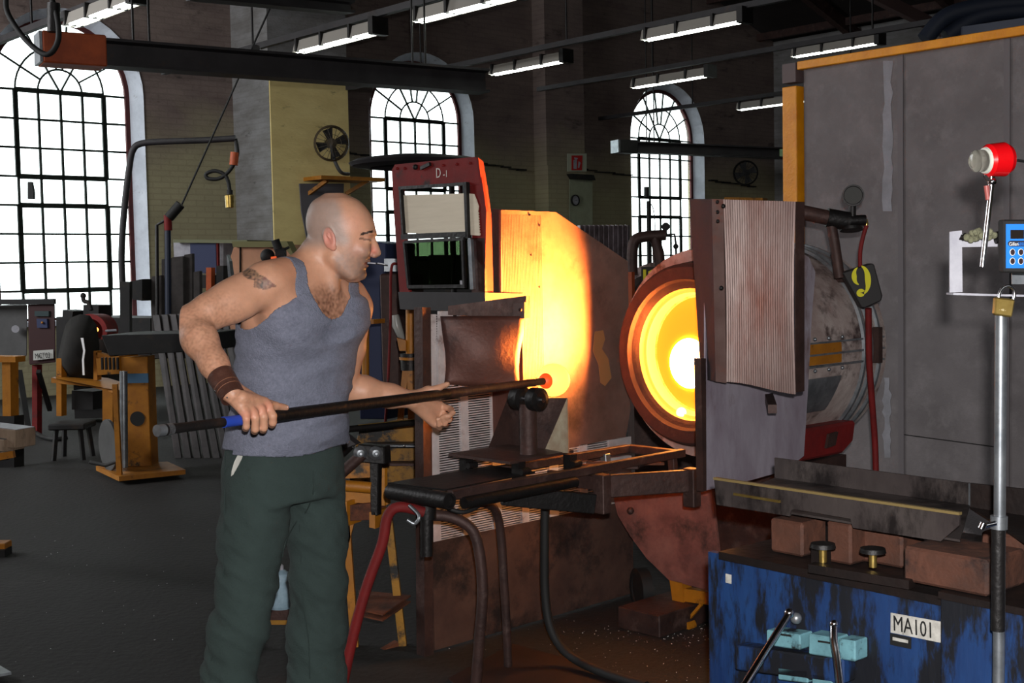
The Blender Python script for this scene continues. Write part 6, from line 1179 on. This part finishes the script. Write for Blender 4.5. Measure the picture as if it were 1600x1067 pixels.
# finger nails
nail = mat('finger nail', (.80, .62, .56), .3)
for p, q_ in (((447, 636.5), pipeY(447) - .0145),):
    P('thumb_nail', man, nail, lambda k: k.sphere(at(p[0], p[1], q_), .0055, 8, 6, (1.2, .35, .8)))
# ---- tank top ----
ST = Sdf((A(340, 700, 3.8)[0] - .08, 3.5, .93), (A(600, 500, 3.8)[0] + .05, 4.08, 1.6), .0045)
torso(ST, .02, .004)
P2 = ST.lo
V, Q = ST.mesh(.004)
CT = A(476, 468, 3.725)
rel = V - np.array([CT[0], CT[1], 0]); sx_ = (V[:, 2] - 1.33) * 0
cxz = np.interp(V[:, 2], [r[0] for r in sorted(torso_rows)], [r[1][0] for r in sorted(torso_rows)]); cyz = np.interp(V[:, 2], [r[0] for r in sorted(torso_rows)], [r[1][1] for r in sorted(torso_rows)])
l_ = (V[:, 0] - cxz) * LD_.x + (V[:, 1] - cyz) * LD_.y; f_ = (V[:, 0] - cxz) * FD.x + (V[:, 1] - cyz) * FD.y; z_ = V[:, 2]
mn = np.minimum
el_ph = lambda q: (np.sqrt(np.maximum(q, 1e-9)) - 1) * .08
phi = z_ - (.972 - .012 * (f_ > 0) * 1.0 + .006 * np.sin(l_ * 20))
neck_f = el_ph((l_ + .004) ** 2 / .080 ** 2 + np.maximum(1.50 - z_, 0) ** 2 / .150 ** 2); neck_b = el_ph(l_ ** 2 / .078 ** 2 + np.maximum(1.52 - z_, 0) ** 2 / .07 ** 2)
w_f = ss(f_, -.05, -.01) if False else np.clip((f_ + .05) / .04, 0, 1)
phi = mn(phi, neck_f * w_f + neck_b * (1 - w_f))
# arm hole: an oval around the shoulder seen from the side, cut through each flank
ah = el_ph(np.maximum(np.abs(f_) - .0, 0) ** 2 / .105 ** 2 + np.maximum(1.455 - z_, 0) ** 2 / .128 ** 2)
lim = .128 - np.abs(l_) - .22 * np.clip(1.455 - z_, 0, .06) + 1.1 * np.clip(np.clip(1.40 - z_, 0, .1) - .02, 0, .1) * .35
phi = mn(phi, np.maximum(ah, lim))
phi = mn(phi, .115 + 3 * np.maximum(1.44 - z_, 0) - np.abs(l_) + .012)
V, keep = snap_cut(V, Q, phi)
# wrinkles
dv_ = np.array([mnoise.noise(Vector((p[0] * 9, p[1] * 9, p[2] * 24))) * .006 + mnoise.noise(Vector((p[0] * 24 + 9 + p[2] * 12, p[1] * 24, p[2] * 40))) * .0022 + (.45 - abs(mnoise.noise(Vector((p[0] * 6 + p[2] * 5, p[1] * 6, p[2] * 17 + 4))))) * .014 for p in V])
nl = V - np.stack([cxz, cyz, V[:, 2]], 1); nl /= np.maximum(np.linalg.norm(nl, axis=1), 1e-6)[:, None]
V = V + nl * (dv_ + .012 * np.clip((1.08 - V[:, 2]) / .1, 0, 1))[:, None]
knit = mat('heather grey knit', (.475, .485, .55), .95, 0, (.41, .425, .485), 110, (.36, .365, .43), 4.0, (.56, .72), .5, 260)
tank = mesh_obj('tank_top', V, Q, knit, man, MO, 2, keep); md = tank.modifiers.new('Solid', 'SOLIDIFY'); md.thickness = .003; md.offset = 1
# ---- trousers ----
SP = Sdf((-1.02, 3.48, .06), (-.40, 4.06, 1.04), .006)
pel = [trow(444, 775, 3.79, .165, .125), trow(444, 740, 3.79, .182, .135), trow(444, 712, 3.795, .180, .133), trow(443, 690, 3.80, .173, .128), trow(444, 665, 3.80, .170, .126)]
SP.loft((LD_.x, LD_.y), (FD.x, FD.y), pel, .03, 2.4)
legR = [(404, 745, 3.72), (396, 830, 3.70), (388, 905, 3.68), (371, 985, 3.66), (359, 1060, 3.65), (350, 1130, 3.65), (348, 1195, 3.66)]
legL = [(487, 745, 3.87), (497, 830, 3.87), (498, 905, 3.86), (494, 985, 3.86), (496, 1060, 3.86), (497, 1130, 3.86), (497, 1178, 3.87)]
SP.chain([A(*p) for p in legR], [.098, .092, .083, .078, .073, .074, .076], .03); SP.chain([A(*p) for p in legL], [.096, .086, .080, .084, .082, .082, .080], .03)
V, Q = SP.mesh(0.)
dv_ = np.array([mnoise.noise(Vector((p[0] * 6 + p[2] * 3, p[1] * 6, p[2] * 8))) * .009 + (.5 - abs(mnoise.noise(Vector((p[0] * 7 + 3, p[1] * 7, p[2] * 17 + p[0] * 14))))) * .013 + mnoise.noise(Vector((p[0] * 30, p[1] * 30, p[2] * 46 + p[0] * 30))) * .003 - .004 for p in V])
# push along the horizontal direction from the nearer leg axis
ra = np.array([A(*p) for p in legR]); la = np.array([A(*p) for p in legL])
def axis_at(z, a): o_ = np.argsort(a[:, 2]); return np.stack([np.interp(z, a[o_, 2], a[o_, i]) for i in (0, 1)], 1)
ar, al = axis_at(V[:, 2], ra), axis_at(V[:, 2], la); dr = np.linalg.norm(V[:, :2] - ar, axis=1); dl = np.linalg.norm(V[:, :2] - al, axis=1); cn = np.where((dr < dl)[:, None], ar, al); nn_ = V[:, :2] - cn; nn_ /= np.maximum(np.linalg.norm(nn_, axis=1), .02)[:, None]
V[:, :2] += nn_ * (dv_ * ss(.93 - V[:, 2], -.05, .12))[:, None]
V, keep = snap_cut(V, Q, np.minimum(.998 - V[:, 2], V[:, 2] - .075))
cot = mat('dark green cotton twill', (.19, .245, .235), .95, 0, (.165, .215, .205), 5, (.13, .16, .15), 6, (.62, .74), .3, 200)
tro = mesh_obj('trousers', V, Q, cot, man, MO, 1, keep); md = tro.modifiers.new('Solid', 'SOLIDIFY'); md.thickness = .004; md.offset = -1
def surf(o, px, py, lift=.002):
    bv = BVHTree.FromPolygons([v.co + Vector(MO) for v in o.data.vertices], [tuple(p.vertices) for p in o.data.polygons]); return bv
bvT = surf(tro, 0, 0)
def hit(bv, px, py, lift=.003):
    d = ray(px, py).normalized(); h = bv.ray_cast(CAM, d); return (h[0] - d * (lift + .006)) if h[0] is not None else at(px, py, 3.65)
tear = [(380, 698), (381, 705), (378, 716), (371, 730), (364, 742), (361, 744), (362, 736), (366, 722), (373, 708)]
P('torn_pocket_lining', man, mat('white pocket lining', (.78, .78, .75), .9), lambda k: k.add([hit(bvT, x, y) for x, y in tear], [tuple(range(len(tear)))]), solid=.001)
for seam in ([(352, 705), (351, 760), (350, 830), (349, 900), (340, 960), (330, 1030), (328, 1066)], [(468, 820), (470, 870), (473, 940), (482, 1000), (484, 1060)], [(490, 735), (489, 770), (478, 800), (463, 815), (447, 845), (441, 870)]):
    sp_ = [hit(bvT, x, y, .001) for x, y in seam]; P('seam', man, mat('seam thread', (.15, .20, .19), .9) if 'seam thread' not in bpy.data.materials else bpy.data.materials['seam thread'], lambda k: k.tube(spline(sp_, 4), .0018, 6))
# boots
SH = Sdf((-1.15, 3.25, 0), (-.35, 4.05, .2), .006)
for (p, az_) in ((legR[-1], 150), (legL[-1], 115)):
    c_ = A(*p); fdv = np.array([math.sin(math.radians(az_)), math.cos(math.radians(az_)), 0]); g0 = np.array([c_[0], c_[1], 0])
    SH.cone(g0 + [0, 0, .05] - fdv * .05, g0 + [0, 0, .17], .044, .05, .02); SH.cone(g0 - fdv * .05 + [0, 0, .047], g0 + fdv * .15 + [0, 0, .042], .043, .040, .02)
V, Q = SH.mesh(0.); V[:, 2] = np.maximum(V[:, 2], .002)
mesh_obj('boots', V, Q, mat('black leather boots', (.09, .08, .075), .5), man, MO, 1)
# wrist band
wb = thing('wristband', 'wide brown leather wristband with two stitched lines on the near wrist', 'wristband', at(356, 612, 3.30))
a0 = Vector(el_ * .19 + wr_ * .81); a1 = Vector(wr_ * 1.13 - el_ * .13); lea = mat('brown leather', (.32, .20, .16), .45, 0, (.25, .15, .12), 12, (.42, .28, .22), 9, (.6, .75), .3, 60)
P('strap', wb, lea, lambda k: k.lathe(a0, a1 - a0, [(0, .0315), (0, .0355), ((a1 - a0).length, .0325), ((a1 - a0).length, .028)], 40))
for t_ in (.52, .70): P('stitched_line', wb, mat('tan stitching', (.55, .36, .26), .6) if 'tan stitching' not in bpy.data.materials else bpy.data.materials['tan stitching'], lambda k: k.lathe(a0 + (a1 - a0) * t_, a1 - a0, [(-.0008, .0340), (0, .0352 - .003 * t_ + .0006), (.0008, .034)], 40))
for (x, y) in ((355, 621), (336, 611)): P('rivet', wb, 'chrome', lambda k: k.sphere(at(x, y, 3.268), .0025, 8, 6))
mp_ = thing('mouth_cord', 'thin black and white cord held in the man\'s mouth', 'cord', at(575, 411, 3.7))
P('cord', mp_, 'rubber', lambda k: k.tube(spline([at(574, 411.5, 3.70), at(588, 412, 3.70), at(598, 413.5, 3.70), at(606, 415, 3.70)], 5), .0022, 8))
P('white_stripe', mp_, 'white_paint', lambda k: k.tube(spline([at(574, 410.5, 3.698), at(581, 411, 3.697), at(587, 411.5, 3.697)], 4), .0018, 8)); P('white_stripe', mp_, 'white_paint', lambda k: k.tube(spline([at(590, 411, 3.697), at(596, 412.0, 3.697), at(602, 413.2, 3.697)], 4), .0016, 8))
